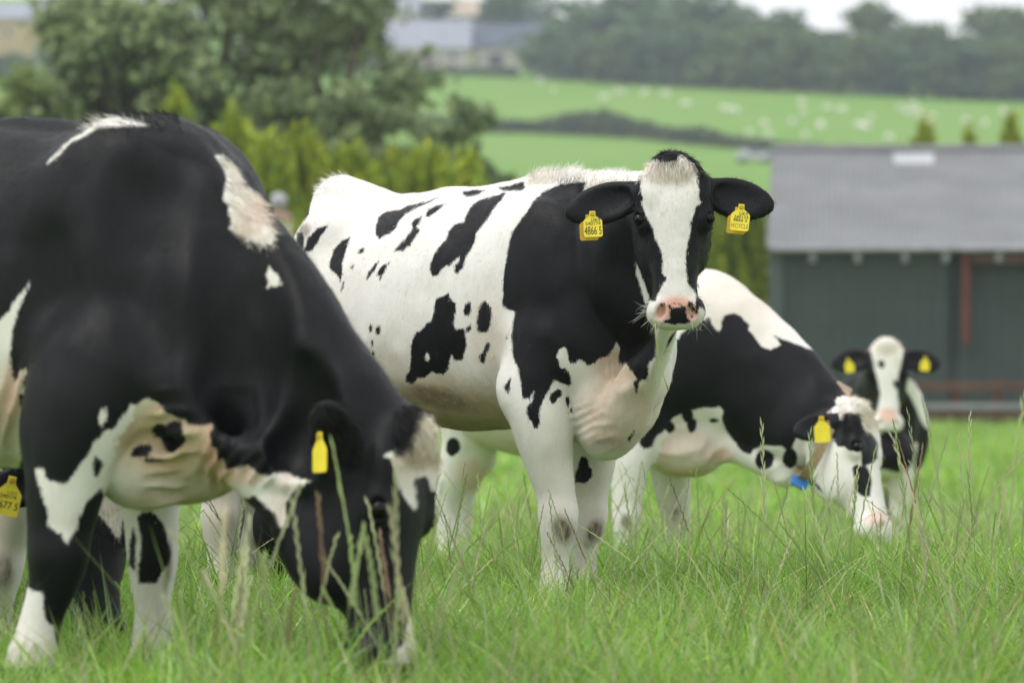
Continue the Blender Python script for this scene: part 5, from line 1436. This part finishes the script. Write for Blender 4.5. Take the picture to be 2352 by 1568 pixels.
def cow_collar():
    zd1 = lambda pts: zoomed(2450, 1050, 2.6133, pts)
    zd2 = lambda pts: zoomed(2400, 1550, 2.6133, pts)
    zd4 = lambda pts: zoomed(3000, 1500, 2.24, pts)
    g0 = ground_z(0, 20)
    y = 20.0
    c = Coat({0: False, 5: True})
    blackp = [(1180, 800), (1380, 770)] + zd1([(560, 830), (690, 800), (720, 740), (780, 690), (860, 650), (930, 610), (1020, 570), (1030, 620), (1060, 680), (1100, 730), (1140, 690), (1130, 620), (1170, 550), (1260, 525), (1340, 560), (1370, 600), (1430, 640), (1420, 700), (1480, 770), (1520, 830), (1560, 880), (1650, 915), (1710, 890), (1760, 860)])
    blackp += [(1775, 770), (1990, 850), (1950, 960), (1930, 1000), (1890, 1010)] + zd2([(2050, 520), (2000, 640), (1960, 660), (1900, 610), (1700, 600), (1600, 650), (1560, 700), (1500, 680), (1440, 620), (1370, 520), (1310, 430), (1270, 330), (1290, 240), (1240, 200), (1180, 220), (1130, 210), (1050, 220), (980, 230), (900, 250), (770, 310), (710, 370), (660, 460), (610, 490), (570, 540), (540, 620), (460, 645), (410, 580), (420, 480), (470, 400), (490, 310), (440, 290)]) + [(1380, 900), (1200, 900)]
    c.poly(True, blackp, (1, 2))
    for x, yy, a, b in ((730, 410, 11, 14), (920, 290, 14, 18), (960, 390, 12, 18), (1720, 750, 22, 24), (1990, 730, 18, 24), (1190, 345, 12, 5)):
        u, v = zd2([(x, yy)])[0]; c.spot(True, u, v, a, b, 0, (1, 2))
    for pl in ([(700, 300), (730, 340), (800, 410), (830, 350), (900, 330), (980, 340), (1000, 440), (1020, 480), (1100, 530), (1150, 620), (1140, 740), (1100, 790), (1000, 820), (1000, 720), (990, 670), (900, 680), (840, 640), (780, 640), (740, 560)],
               [(960, 800), (920, 830), (930, 920), (940, 1020), (1000, 1080), (1080, 1090), (1090, 950), (1060, 830)], [(540, 900), (510, 990), (580, 990), (650, 1060), (640, 1020), (570, 940)]):
        c.poly(True, zd4(pl), (4,))
    c.spot(True, 1041, 1025, 17, 22, 10, (1, 6))
    c.tint(0, 0.28, 1680, 700, 170, 170, 0, (1,)).tint(0, 0.65, 1580, 1040, 130, 100, 0, (1,)).tint(1, 0.5, 1657, 1045, 36, 24, 0, (1,)).tint(0, 0.3, 1720, 700, 70, 90, 45, (1,)).tint(1, 0.45, 1085, 1090, 60, 60, 0).tint(0, 0.45, 1200, 1010, 200, 60, 0, (1,)).tint(1, 0.3, 1560, 1090, 80, 30, 0, (1,))
    c.tint(2, 0.9, 1438, 1197, 20, 24, 0, (2,)).tint(2, 0.8, 1552, 1180, 14, 22, 0, (3,)).tint(1, 0.55, 2015, 1190, 40, 30, 0, (4,)).tint(0, 0.3, 1975, 960, 40, 40, 0, (4,)).tint(0, 0.35, 1535, 1200, 60, 120, 0, (3,))
    def extra(s, F, L):
        s.blob(W(1570, 1035, 19.62), (0.17, 0.15, 0.12), None, 0.09, 1)
        s.loft([W(1620, 1010, 19.6), W(1690, 1025, 19.55), W(1760, 1055, 19.5), W(1815, 1085, 19.45)], [0.10, 0.07, 0.07, 0.075], 0.05, UP, 0.08, 1)
        for q in (-1, 1):
            s.blob(W(1560, 800, 19.75 + q * 0.21), (0.15, 0.08, 0.27), None, 0.14, 1)
        s.blob(W(1085, 1050, 20.15), (0.11, 0.16, 0.10), None, 0.08, 6)      # udder
    c.fold(1560, 1030, 110, 70, 75, 50, 0.005).fold(1640, 1040, 60, 40, 30, 36, 0.004).fold(1780, 1070, 70, 40, 60, 38, 0.004)
    root, H, M, F, L = quick_cow('cow', 'grazing black and white cow wearing a tan collar with a blue buckle', (0.45, 20.0, g0), ((-0.75, 18.75, g0 - 0.05), (2.25, 21.1, 1.45)), 0.0105, 12,
        (0.86, 19.75, 0),
        [(1700, 800, 960, 0.10), (1680, 715, 1030, 0.18), (1645, 645, 1075, 0.23), (1590, 618, 1085, 0.26), (1500, 606, 1070, 0.28), (1400, 602, 1050, 0.32), (1300, 600, 1050, 0.35), (1200, 602, 1048, 0.355), (1120, 606, 1025, 0.33), (1060, 614, 980, 0.28), (1010, 635, 900, 0.21), (990, 690, 830, 0.12)],
        [[(1490, 880, 19.55, 0.15), (1460, 980, 19.52, 0.11), (1445, 1070, 19.5, 0.078), (1440, 1150, 19.5, 0.056), (1438, 1190, 19.5, 0.057), (1432, 1240, 19.5, 0.038), (1428, 1300, 19.5, 0.044), (1424, 1350, 19.48, 0.055)],
         [(1540, 960, 19.95, 0.12), (1540, 1060, 19.95, 0.092), (1545, 1130, 19.95, 0.07), (1550, 1185, 19.95, 0.06), (1550, 1240, 19.95, 0.045), (1552, 1290, 19.95, 0.046), (1552, 1335, 19.93, 0.055)]],
        [[(1050, 850, 20.05, 0.17), (1085, 960, 20.0, 0.14), (1060, 1060, 20.05, 0.09), (1025, 1140, 20.1, 0.062), (1030, 1230, 20.1, 0.044), (1035, 1290, 20.1, 0.05), (1040, 1340, 20.08, 0.054)],
         [(1065, 850, 20.4, 0.17), (1095, 960, 20.4, 0.14), (1080, 1060, 20.45, 0.085), (1058, 1130, 20.5, 0.06), (1062, 1230, 20.5, 0.043), (1064, 1290, 20.5, 0.05), (1066, 1325, 20.48, 0.054)]],
        ([W(1600, 800, 19.65), W(1700, 850, 19.6), W(1790, 920, 19.52), W(1870, 985, 19.42)], [0.33, 0.29, 0.25, 0.20], [0.22, 0.18, 0.14, 0.12], (0.45, 0, 0.9)),
        dict(poll=W(1958, 955, 19.32), muz=W(2036, 1215, 19.10), up=(0.85, -0.45, 0.2), sc=1.06, jaw=1.15, k=0.06,
             ears=[((0.03, -0.09, -0.05), (0.04, -0.20, -0.20), (1, 0, 0), 1.0, 0.06), ((0.04, 0.10, -0.04), (0.0, 0.27, -0.13), (1, 0.3, 0.2), 1.0)]),
        c, crest=[W(1650, 660, 19.7), W(1705, 720, 19.66), W(1770, 812, 19.6), W(1840, 880, 19.55), W(1905, 925, 19.45)], extra=extra)
    base = np.array((0.45, 20.0, g0))
    ear_tag(root, base, W(1887, 962, 19.0), None, (0.05, 0, -1), (-0.1, -1, 0.05), False, 1.05, hgt=0.07)
    # collar: strap round the neck behind the ears, sensor block on top, blue buckle below
    MAT['strap'] = simple('tan_webbing', (0.30, 0.23, 0.13), 0.85, 0.2, 60, 0.4, 300, stain=(0.12, 0.10, 0.05, 0.6))
    MAT['sensor'] = simple('tan_plastic', (0.46, 0.33, 0.25), 0.55, 0.12, 20, stain=(0.25, 0.2, 0.15, 0.5))
    MAT['blue'] = simple('blue_plastic', (0.02, 0.15, 0.42), 0.4, 0.15, 20)
    top, bot = W(1918, 925, 19.42), W(1838, 1100, 19.25)
    cc = (top + bot) / 2; v = (top - bot) / 2; nside = np.array([0.10, -1, 0.0]); nside = nrm(nside) * 0.165
    ring = [cc + v * math.cos(q) * 1.02 + nside * math.sin(q) for q in np.linspace(0, 2 * math.pi, 41)]
    tan_ = nrm(np.cross(v, nside)) * 0.022
    V_, F_ = [], []
    for i, p in enumerate(ring):
        o_ = nrm(p - cc) * 0.004
        V_ += [p - tan_ - o_, p + tan_ - o_, p + tan_ + o_, p - tan_ + o_]
        if i:
            a = 4 * (i - 1)
            for k in range(4): F_.append((a + k, a + (k + 1) % 4, a + 4 + (k + 1) % 4, a + 4 + k))
    col = mesh_np('collar', np.array(V_), np.array(F_), MAT['strap'], False, root, at=base)
    col['label'] = 'tan webbing collar'
    ex = nrm(tan_); ey = nrm(nside); ez = nrm(v)
    def block(name, mat, c0, hx, hy, hz, bev):
        M4 = Matrix(((ex[0], ey[0], ez[0], c0[0] - base[0]), (ex[1], ey[1], ez[1], c0[1] - base[1]), (ex[2], ey[2], ez[2], c0[2] - base[2]), (0, 0, 0, 1)))
        return MB().box(-hx, hx, -hy, hy, -hz, hz, M4).build(name, mat, col, False, bev)
    block('sensor', MAT['sensor'], ring[0] + ez * 0.055, 0.040, 0.055, 0.040, 0.007)
    block('buckle', MAT['blue'], ring[20] - ez * 0.014, 0.036, 0.050, 0.024, 0.006)
    V, Fc, G, blk, tint = M
    px, py = proj(V)
    fur(root, base, V, Fc, blk, tint, (G == 4) & (py < 985) & (px > 1925), 1200, 0.032, (0.5, -0.3, -0.8), 0.3, 'topknot_hair', 0.002, 0.3, cream=(0.72, 0.66, 0.54))
    return root

def cow_far():
    g0 = ground_z(2.45, 29.5)
    z = lambda pts: zoomed(3100, 1300, 3.136, pts)
    c = Coat({0: True, 2: False, 3: False})
    c.poly(False, z([(790, 490), (700, 570), (650, 660), (600, 790), (690, 780), (740, 690), (805, 560)]), (1,))
    c.poly(False, z([(1620, 680), (1690, 660), (1790, 760), (1840, 860), (1850, 930), (1910, 1130), (1940, 1320), (1860, 1250), (1780, 1080), (1700, 900), (1640, 800), (1600, 720)]), (1,))
    c.poly(False, z([(1240, 140), (1160, 260), (1160, 300), (1200, 330), (1220, 430), (1250, 560), (1290, 700), (1320, 840), (1310, 950), (1270, 1080), (1230, 1180), (1280, 1330), (1600, 1330), (1650, 1180), (1600, 1060), (1540, 940), (1530, 780), (1545, 640), (1580, 500), (1600, 400), (1620, 280), (1600, 160), (1480, 100), (1340, 100)]), (4,))
    c.spot(True, *z([(1335, 490)])[0], 8, 10, 0, (4,)).poly(True, z([(1480, 690), (1540, 690), (1535, 790), (1500, 790)]), (4,))
    c.poly(False, [(1985, 1085), (2020, 1075), (2060, 1085), (2110, 1075), (2160, 1080), (2200, 1400), (1900, 1400), (1960, 1120)], (1,))
    c.tint(1, 0.75, 2040, 953, 34, 24, 0, (4,)).tint(0, 0.3, 2038, 800, 50, 30, 0, (4,)).tint(0, 0.3, 2060, 1120, 60, 50, 0)
    def extra(s, F, L):
        s.blob(W(2045, 1040, 28.75), (0.16, 0.14, 0.16), None, 0.1, 1)
    root, H, M, F, L = quick_cow('cow', 'small distant black cow facing the camera with a white face, beside the barn', (2.5, 29.6, g0), ((1.75, 28.0, g0 - 0.05), (3.25, 31.0, 1.2)), 0.012, 84,
        (2.46, 29.1, 0),
        [(2026, 950, 1090, 0.20), (2022, 880, 1115, 0.31), (2018, 856, 1125, 0.345), (2014, 852, 1120, 0.36), (2010, 858, 1100, 0.36), (2008, 866, 1080, 0.35), (2006, 880, 1040, 0.25)],
        [[(1982, 1040, 28.98, 0.11), (1980, 1110, 28.95, 0.085), (1981, 1180, 28.93, 0.06), (1982, 1240, 28.95, 0.045), (1982, 1290, 28.92, 0.055)], [(2068, 1040, 28.98, 0.11), (2066, 1110, 28.95, 0.085), (2064, 1180, 28.93, 0.06), (2064, 1240, 28.95, 0.045), (2064, 1290, 28.92, 0.055)]],
        [[(1975, 1000, 30.3, 0.15), (1970, 1090, 30.3, 0.09), (1972, 1160, 30.4, 0.06), (1972, 1275, 30.35, 0.055)], [(2050, 1000, 30.3, 0.15), (2055, 1090, 30.3, 0.09), (2052, 1160, 30.4, 0.06), (2052, 1275, 30.35, 0.055)]],
        ([W(2030, 955, 29.05), W(2035, 900, 28.95), W(2038, 850, 28.82)], [0.26, 0.20, 0.15], [0.24, 0.19, 0.13], (0, 0.8, 0.6)),
        dict(poll=W(2036, 800, 28.72), muz=W(2040, 957, 28.58), up=(0.02, -1, 0.3), sc=0.98, k=0.06, narrow=1.12,
             ears=[((0.055, -0.095, -0.045), (0.095, -0.33, -0.055), (1, 0.1, 0), 1.05, 0.075), ((0.055, 0.095, -0.045), (0.095, 0.33, -0.055), (1, -0.1, 0), 1.05, 0.075)]),
        c, extra=extra)
    base = np.array((2.5, 29.6, g0))
    ear_tag(root, base, W(1947, 826, 28.6), None, (0.2, 0, -1), (0.1, -1, 0), False, 0.95)
    ear_tag(root, base, W(2125, 822, 28.6), None, (-0.08, 0, -1), (0, -1, 0), False, 0.95)
    V, Fc, G, blk, tint = M
    px, py = proj(V)
    fur(root, base, V, Fc, blk, tint, (G == 4) & (py < 830), 600, 0.03, (0, -0.4, -0.6), 0.35, 'topknot_hair', 0.0024, 0.3, cream=(0.74, 0.70, 0.60))
    return root

def cow_tagged():
    """Grazing cow behind the left cow: ear, tag, forehead and one fore leg show."""
    z = lambda pts: zoomed(0, 1800, 1.96, pts)
    c = Coat({0: True, 2: False, 3: False})
    c.poly(False, z([(790, 260), (760, 300), (750, 400), (760, 480), (850, 590), (900, 680), (940, 690), (960, 600), (990, 400), (930, 300), (830, 250)]), (4,))
    c.tint(0, 0.35, 245, 1140, 60, 80, 0, (4,)).tint(2, 0.9, 10, 1310, 30, 60, 0, (2,)).tint(0, 0.4, 20, 1200, 60, 120, 0, (2,))
    root, H, M, F, L = quick_cow('cow', 'black cow half hidden behind the left cow, numbered yellow tag in its ear', (-2.0, 13.4, 0.0), ((-3.0, 12.2, -0.05), (-0.95, 14.7, 1.6)), 0.012, 62,
        (-1.75, 13.15, 0),
        [(-75, 700, 930, 0.10), (-100, 560, 1010, 0.2), (-150, 470, 1060, 0.26), (-230, 440, 1080, 0.30), (-300, 440, 1070, 0.35), (-380, 450, 1040, 0.35), (-440, 470, 1000, 0.28), (-480, 560, 850, 0.13)],
        [[(20, 1000, 12.95, 0.12), (26, 1090, 12.95, 0.105), (24, 1180, 12.95, 0.085), (8, 1260, 12.95, 0.062), (2, 1310, 12.95, 0.062), (-6, 1380, 12.96, 0.042), (-10, 1440, 12.96, 0.046), (-12, 1510, 12.94, 0.056)],
         [(-150, 1000, 13.0, 0.12), (-148, 1110, 13.0, 0.09), (-150, 1200, 13.0, 0.062), (-150, 1300, 13.0, 0.060), (-150, 1400, 13.0, 0.042), (-150, 1505, 13.0, 0.056)]],
        [[(-400, 950, 14.2, 0.15), (-400, 1100, 14.2, 0.085), (-405, 1200, 14.25, 0.062), (-400, 1330, 14.2, 0.044), (-398, 1440, 14.18, 0.055)], [(-300, 950, 14.3, 0.15), (-300, 1100, 14.3, 0.085), (-305, 1200, 14.35, 0.062), (-300, 1330, 14.3, 0.044), (-298, 1440, 14.28, 0.055)]],
        ([W(-90, 800, 13.05), W(0, 860, 12.85), W(90, 960, 12.7), W(170, 1040, 12.6)], [0.28, 0.23, 0.18, 0.13], [0.2, 0.16, 0.13, 0.11], UP),
        dict(poll=W(196, 1065, 12.5), muz=W(236, 1440, 12.40), up=(0.38, -0.9, 0.25), sc=1.0, k=0.06,
             ears=[((0.03, -0.09, -0.05), (0.055, -0.28, -0.10), (1, 0.1, 0), 1.05, 0.058), ((0.04, 0.10, -0.04), (0.08, 0.28, -0.08), (1, -0.1, 0), 1.0)]), c)
    base = np.array((-2.0, 13.4, 0.0))
    ear_tag(root, base, W(28, 1104, 12.45), None, (-0.22, 0, -1), (0.05, -1, 0.05), False, 1.12, [('UK9', 0.012, 0.008, -0.030, MAT['ink_faint'], 1.1), ('240174', 0.013, 0.0, -0.041, MAT['ink'], 1.1), ('4677 5', 0.026, 0.0, -0.064, MAT['ink'], 0.85)])
    V, Fc, G, blk, tint = M
    px, py = proj(V)
    fur(root, base, V, Fc, blk, tint, (G == 4) & (px > 150) & (py < 1260), 5000, 0.022, (0.1, -0.2, -1), 0.4, 'face_hair', 0.0014, 0.35, cream=(0.70, 0.64, 0.54))
    return root

def cow_hidden():
    """Cow of which only the fore legs show, behind the left cow."""
    c = Coat({0: False})
    c.poly(True, [(-120, 400), (430, 480), (520, 600), (470, 690), (520, 760), (480, 850), (390, 880), (350, 960), (260, 900), (180, 960), (60, 880), (20, 940), (-120, 860)], (1,)).spot(True, 590, 930, 30, 22, 30, (1,))
    c.spot(True, 650, 1256, 30, 60, 0, (4,)).poly(True, [(560, 1000), (700, 1040), (735, 1110), (725, 1200), (745, 1290), (700, 1420), (560, 1420)], (4,))
    c.tint(2, 0.9, 590, 1245, 18, 26, 0, (3,)).tint(0, 0.5, 510, 1200, 60, 130, 0, (2,)).tint(2, 0.35, 530, 1200, 18, 40, 0, (2,)).tint(0, 0.3, 590, 1150, 40, 160, 0, (3,))
    root, H, M, F, L = quick_cow('cow', 'cow hidden behind the left cow, only its pale front legs showing', (-1.3, 15.6, 0.0), ((-2.35, 14.55, -0.05), (-0.3, 16.6, 1.5)), 0.012, 20,
        (-1.05, 15.3, 0),
        [(560, 800, 930, 0.10), (530, 700, 1000, 0.18), (480, 610, 1030, 0.24), (400, 560, 1040, 0.27), (300, 545, 1050, 0.32), (200, 540, 1050, 0.36), (100, 540, 1030, 0.36), (20, 545, 980, 0.31), (-50, 560, 920, 0.24), (-85, 640, 820, 0.12)],
        [[(480, 880, 15.05, 0.15), (490, 980, 15.03, 0.115), (502, 1070, 15.0, 0.085), (512, 1150, 15.0, 0.062), (512, 1190, 15.0, 0.064), (512, 1240, 15.0, 0.05), (510, 1300, 15.0, 0.041), (508, 1350, 14.98, 0.05), (508, 1405, 14.96, 0.056)],
         [(560, 950, 15.4, 0.12), (574, 1040, 15.4, 0.10), (582, 1120, 15.4, 0.075), (590, 1195, 15.4, 0.062), (590, 1240, 15.4, 0.056), (594, 1290, 15.4, 0.042), (596, 1340, 15.4, 0.05), (598, 1385, 15.38, 0.056)]],
        [[(20, 900, 15.75, 0.16), (40, 1000, 15.7, 0.13), (0, 1150, 15.8, 0.062), (10, 1280, 15.8, 0.043), (16, 1350, 15.8, 0.055)], [(100, 900, 15.95, 0.16), (120, 1000, 15.9, 0.13), (92, 1120, 15.98, 0.06), (98, 1240, 15.98, 0.043), (102, 1350, 15.98, 0.055)]],
        ([W(470, 800, 15.15), W(560, 900, 15.05), W(640, 990, 14.98), W(700, 1060, 14.95)], [0.27, 0.22, 0.16, 0.12], [0.2, 0.15, 0.12, 0.1], (0.6, 0, 0.8)),
        dict(poll=W(740, 1075, 14.95), muz=W(700, 1390, 14.95), up=(0.95, -0.2, 0.1), sc=0.95, k=0.06, ears=[((0.03, -0.09, -0.05), (0.04, -0.2, -0.2), (1, 0, 0), 1.0), ((0.04, 0.10, -0.04), (0.0, 0.27, -0.13), (1, 0.3, 0.2), 1.0)]), c)
    return root
# ---------------------------------------------------------------- the herd
H_MAIN, H_LEFT, NHAIR = 0.0072, 0.0092, 42000
cow_main()
cow_left()
cow_tagged()
cow_collar()
cow_far()
cow_hidden()
# ---------------------------------------------------------------- pasture grass
def blades(name, X, Y, hgt, wid, lean, col, label, seg=3, bend=0.5, root_lift=-0.01):
    n = len(X)
    Z = ground_z(X, Y) + root_lift
    a = rng.uniform(0, 2 * math.pi, n)
    dx, dy = np.cos(a) * lean, np.sin(a) * lean
    f = rng.uniform(0, 2 * math.pi, n)
    fx, fy = np.cos(f), np.sin(f) * 0.6
    V = []
    for i in range(seg + 1):
        t = i / seg
        q = t + bend * t * t
        cx, cy = X + dx * hgt * q, Y + dy * hgt * q
        cz = Z + hgt * t * np.sqrt(np.maximum(1 - (lean * t * 0.75) ** 2, 0.12))
        w = wid * (1 - t ** 1.6) * (0.75 + 0.5 * t)
        if i == seg: V.append(np.column_stack([cx, cy, cz]))
        else:
            V.append(np.column_stack([cx - fx * w / 2, cy - fy * w / 2, cz])); V.append(np.column_stack([cx + fx * w / 2, cy + fy * w / 2, cz]))
    k = len(V)
    V = np.stack(V, 1).reshape(-1, 3)
    b = np.arange(n)[:, None] * k
    F4 = [b + np.array([2 * i, 2 * i + 1, 2 * i + 3, 2 * i + 2]) for i in range(seg - 1)]
    F3 = b + np.array([2 * seg - 2, 2 * seg - 1, 2 * seg])
    o = mesh_np(name, V, [np.concatenate(F4), F3], MAT['grass'], True)
    cc = np.repeat(np.column_stack([col, np.ones(n)]), k, axis=0)
    cattr(o, 'gcol', cc)
    return tag(o, label, 'grass', kind='stuff')

def scatter(n, y0, y1, marg=1.25):
    """Even cover of the strip of pasture the picture looks across."""
    u = rng.random(n)
    Y = np.sqrt(y0 * y0 + u * (y1 * y1 - y0 * y0))
    X = (rng.random(n) - 0.5) * 2 * (0.1179 * Y * marg + 0.25)
    return X, Y

def gcols(n, X, Y):
    pal = np.array([[0.26, 0.46, 0.055], [0.19, 0.39, 0.05], [0.36, 0.54, 0.12], [0.38, 0.53, 0.25], [0.43, 0.49, 0.15], [0.58, 0.54, 0.31], [0.50, 0.36, 0.14]])
    pr = np.array([0.29, 0.22, 0.23, 0.15, 0.06, 0.04, 0.01])
    k = rng.choice(len(pal), n, p=pr)
    patch = 0.5 + 0.5 * np.sin(X * 3.1 + 1.3 * np.sin(Y * 1.9)) * np.sin(Y * 2.3 + X)
    c = pal[k] * rng.uniform(0.65, 1.25, (n, 1))
    return c * (0.78 + 0.4 * patch[:, None])

if True:
    n = int(170000); X, Y = scatter(n, 9.3, 17.0)
    tuft = 0.5 + 0.5 * np.sin(X * 5.3 + 2 * np.sin(Y * 3.1)) * np.sin(Y * 4.7 + 1.5 * np.sin(X * 2.7))
    blades('short_grass', X, Y, rng.gamma(6, 0.024, n) * (0.5 + 0.85 * tuft), np.where(rng.random(n) < 0.25, rng.uniform(0.009, 0.014, n), rng.uniform(0.0045, 0.009, n)), rng.uniform(0.15, 0.85, n), gcols(n, X, Y), 'lush green pasture grass around the nearest cows')
    n = int(75000); X, Y = scatter(n, 17.0, 34.0)
    blades('short_grass', X, Y, rng.gamma(6, 0.022, n), rng.uniform(0.007, 0.013, n), rng.uniform(0.15, 0.8, n), gcols(n, X, Y), 'pasture grass behind the cow looking at the camera')
    n = int(60000); X, Y = scatter(n, 34.0, 99.0)
    blades('short_grass', X, Y, rng.gamma(6, 0.024, n), rng.uniform(0.02, 0.05, n), rng.uniform(0.2, 0.8, n), gcols(n, X, Y), 'far pasture grass running up to the barn', seg=2)

def seed_stalks(name, X, Y, hgt, label, lean=0.35, thick=1.0):
    """Ryegrass: a thin stem with spikelets set alternately along its upper part."""
    V, F, Cc = [], [], []
    nv = 0
    Z0 = ground_z(X, Y)
    for x, y, z, h in zip(X, Y, Z0, hgt):
        a = rng.uniform(0, 2 * math.pi); ln = abs(rng.normal()) * lean + 0.08
        d = np.array([math.cos(a) * ln, math.sin(a) * ln * 0.6, 0])
        col = np.array([[0.36, 0.43, 0.20], [0.48, 0.50, 0.30], [0.28, 0.38, 0.14], [0.58, 0.52, 0.36], [0.30, 0.20, 0.14]][rng.choice(5, p=[0.36, 0.26, 0.22, 0.12, 0.04])]) * rng.uniform(0.8, 1.2)
        ts = np.linspace(0, 1, 7)
        pts = np.array([[x, y, z]]) + h * (np.outer(ts ** 1.5, d) + np.outer(ts * math.sqrt(max(0.2, 1 - ln * ln * 0.6)), UP))
        r = 0.0011 * thick
        sd = np.array([math.cos(a + 1.57), math.sin(a + 1.57), 0])
        for i in range(7):
            rr = r * (1 - 0.45 * ts[i])
            for k in range(3):
                q = 2.094 * k; V.append(pts[i] + rr * (math.cos(q) * sd + math.sin(q) * np.array([-sd[1], sd[0], 0]))); Cc.append(col)
        for i in range(6):
            for k in range(3):
                b = nv + 3 * i; F.append((b + k, b + (k + 1) % 3, b + 3 + (k + 1) % 3, b + 3 + k))
        nv += 21
        m = int(rng.integers(12, 18))
        f0 = rng.uniform(0.55, 0.68)
        ax = nrm(pts[-1] - pts[-3])
        for j in range(m):
            t = f0 + (1 - f0) * j / (m - 1)
            p = np.array([np.interp(t, ts, pts[:, c]) for c in range(3)])
            sgn = 1 if j % 2 else -1
            o = nrm(ax + sd * sgn * 0.15 + rng.normal(size=3) * 0.04)
            L = rng.uniform(0.020, 0.027) * min(thick, 1.4) * (1 - 0.3 * (j / m)) * h / 0.4; wv = nrm(np.cross(o, np.array([0.2, 1, 0.1]))) * 0.0019 * thick
            dv = np.cross(wv, o)
            V += [p, p + o * L * 0.5 + wv, p + o * L, p + o * L * 0.5 - wv, p + o * L * 0.45 + dv * 0.9]
            Cc += [col * 1.12] * 5
            F += [(nv, nv + 1, nv + 2, nv + 4), (nv, nv + 4, nv + 2, nv + 3)]
            nv += 5
    o = mesh_np(name, np.array(V), np.array(F), MAT['grass'], True)
    cattr(o, 'gcol', np.column_stack([np.array(Cc), np.ones(len(Cc))]))
    return tag(o, label, 'grass', kind='stuff')

if True:
    n = int(1700); X, Y = scatter(n, 13.0, 27.5, 1.12)
    seed_stalks('seed_grass', X, Y, rng.uniform(0.24, 0.56, n), 'tall seeding ryegrass standing among the cows', 0.65, 1.15)
    n = int(420); X, Y = scatter(n, 9.5, 13.2, 1.15)
    seed_stalks('seed_grass', X, Y, rng.uniform(0.20, 0.36, n), 'blurred seeding grass in the foreground', 0.3)
    n = 30; X = W(0, 0, 10.2)[0] * 0 + rng.uniform(-0.72, -0.18, n); Y = rng.uniform(9.7, 10.7, n)
    seed_stalks('seed_grass', X, Y, rng.uniform(0.34, 0.62, n), 'clump of thick blurred seed heads in front of the left cow\'s muzzle', 0.22, 2.0)
    n = 34; X = rng.uniform(0.95, 1.75, n); Y = rng.uniform(12.2, 14.2, n)
    seed_stalks('seed_grass', X, Y, rng.uniform(0.45, 0.75, n), 'tall seed stalks in front of the collared cow and the far cow', 0.28, 1.2)
    tall = [(1762, 955, 13.6), (2108, 968, 13.2), (1880, 968, 13.4), (2210, 930, 12.0), (2290, 905, 11.5), (860, 1030, 10.0), (905, 1075, 9.9), (725, 1160, 10.2), (2052, 1010, 13.0), (1935, 1080, 13.6)]
    X = np.array([W(u, v, y)[0] for u, v, y in tall]); Y = np.array([y for u, v, y in tall]); Hh = np.array([W(u, v, y)[2] for u, v, y in tall])
    seed_stalks('seed_grass', X, Y, Hh, 'few tallest seed stalks standing clear of the rest', 0.06, 1.5)
    # longer loose blades
    n = int(16000); X, Y = scatter(n, 9.4, 24.0, 1.15)
    blades('long_grass', X, Y, rng.uniform(0.16, 0.34, n), rng.uniform(0.004, 0.010, n), rng.uniform(0.2, 1.0, n), gcols(n, X, Y), 'longer loose blades arching over the sward', seg=5, bend=0.7)
    n = int(9000); X, Y = scatter(n, 17.5, 29.0, 1.12)
    blades('long_grass', X, Y, rng.uniform(0.18, 0.40, n), rng.uniform(0.005, 0.011, n), rng.uniform(0.15, 0.8, n), gcols(n, X, Y), 'taller grass hiding the hooves of the collared cow and the far cow', seg=4, bend=0.6)

# ---------------------------------------------------------------- the air: far things fade slightly
hz, hnt, hout = nmat('haze_air')
hv = N(hnt, 'ShaderNodeVolumePrincipled')
hv.inputs['Color'].default_value = (0.80, 0.88, 0.98, 1)
hv.inputs['Density'].default_value = 0.00032
hv.inputs['Anisotropy'].default_value = 0.0
hnt.links.new(hv.outputs[0], hout.inputs['Volume'])
hb = MB().box(-1100, 1100, -30, 1310, -9, 90).build('haze', hz)
tag(hb, kind='stuff')
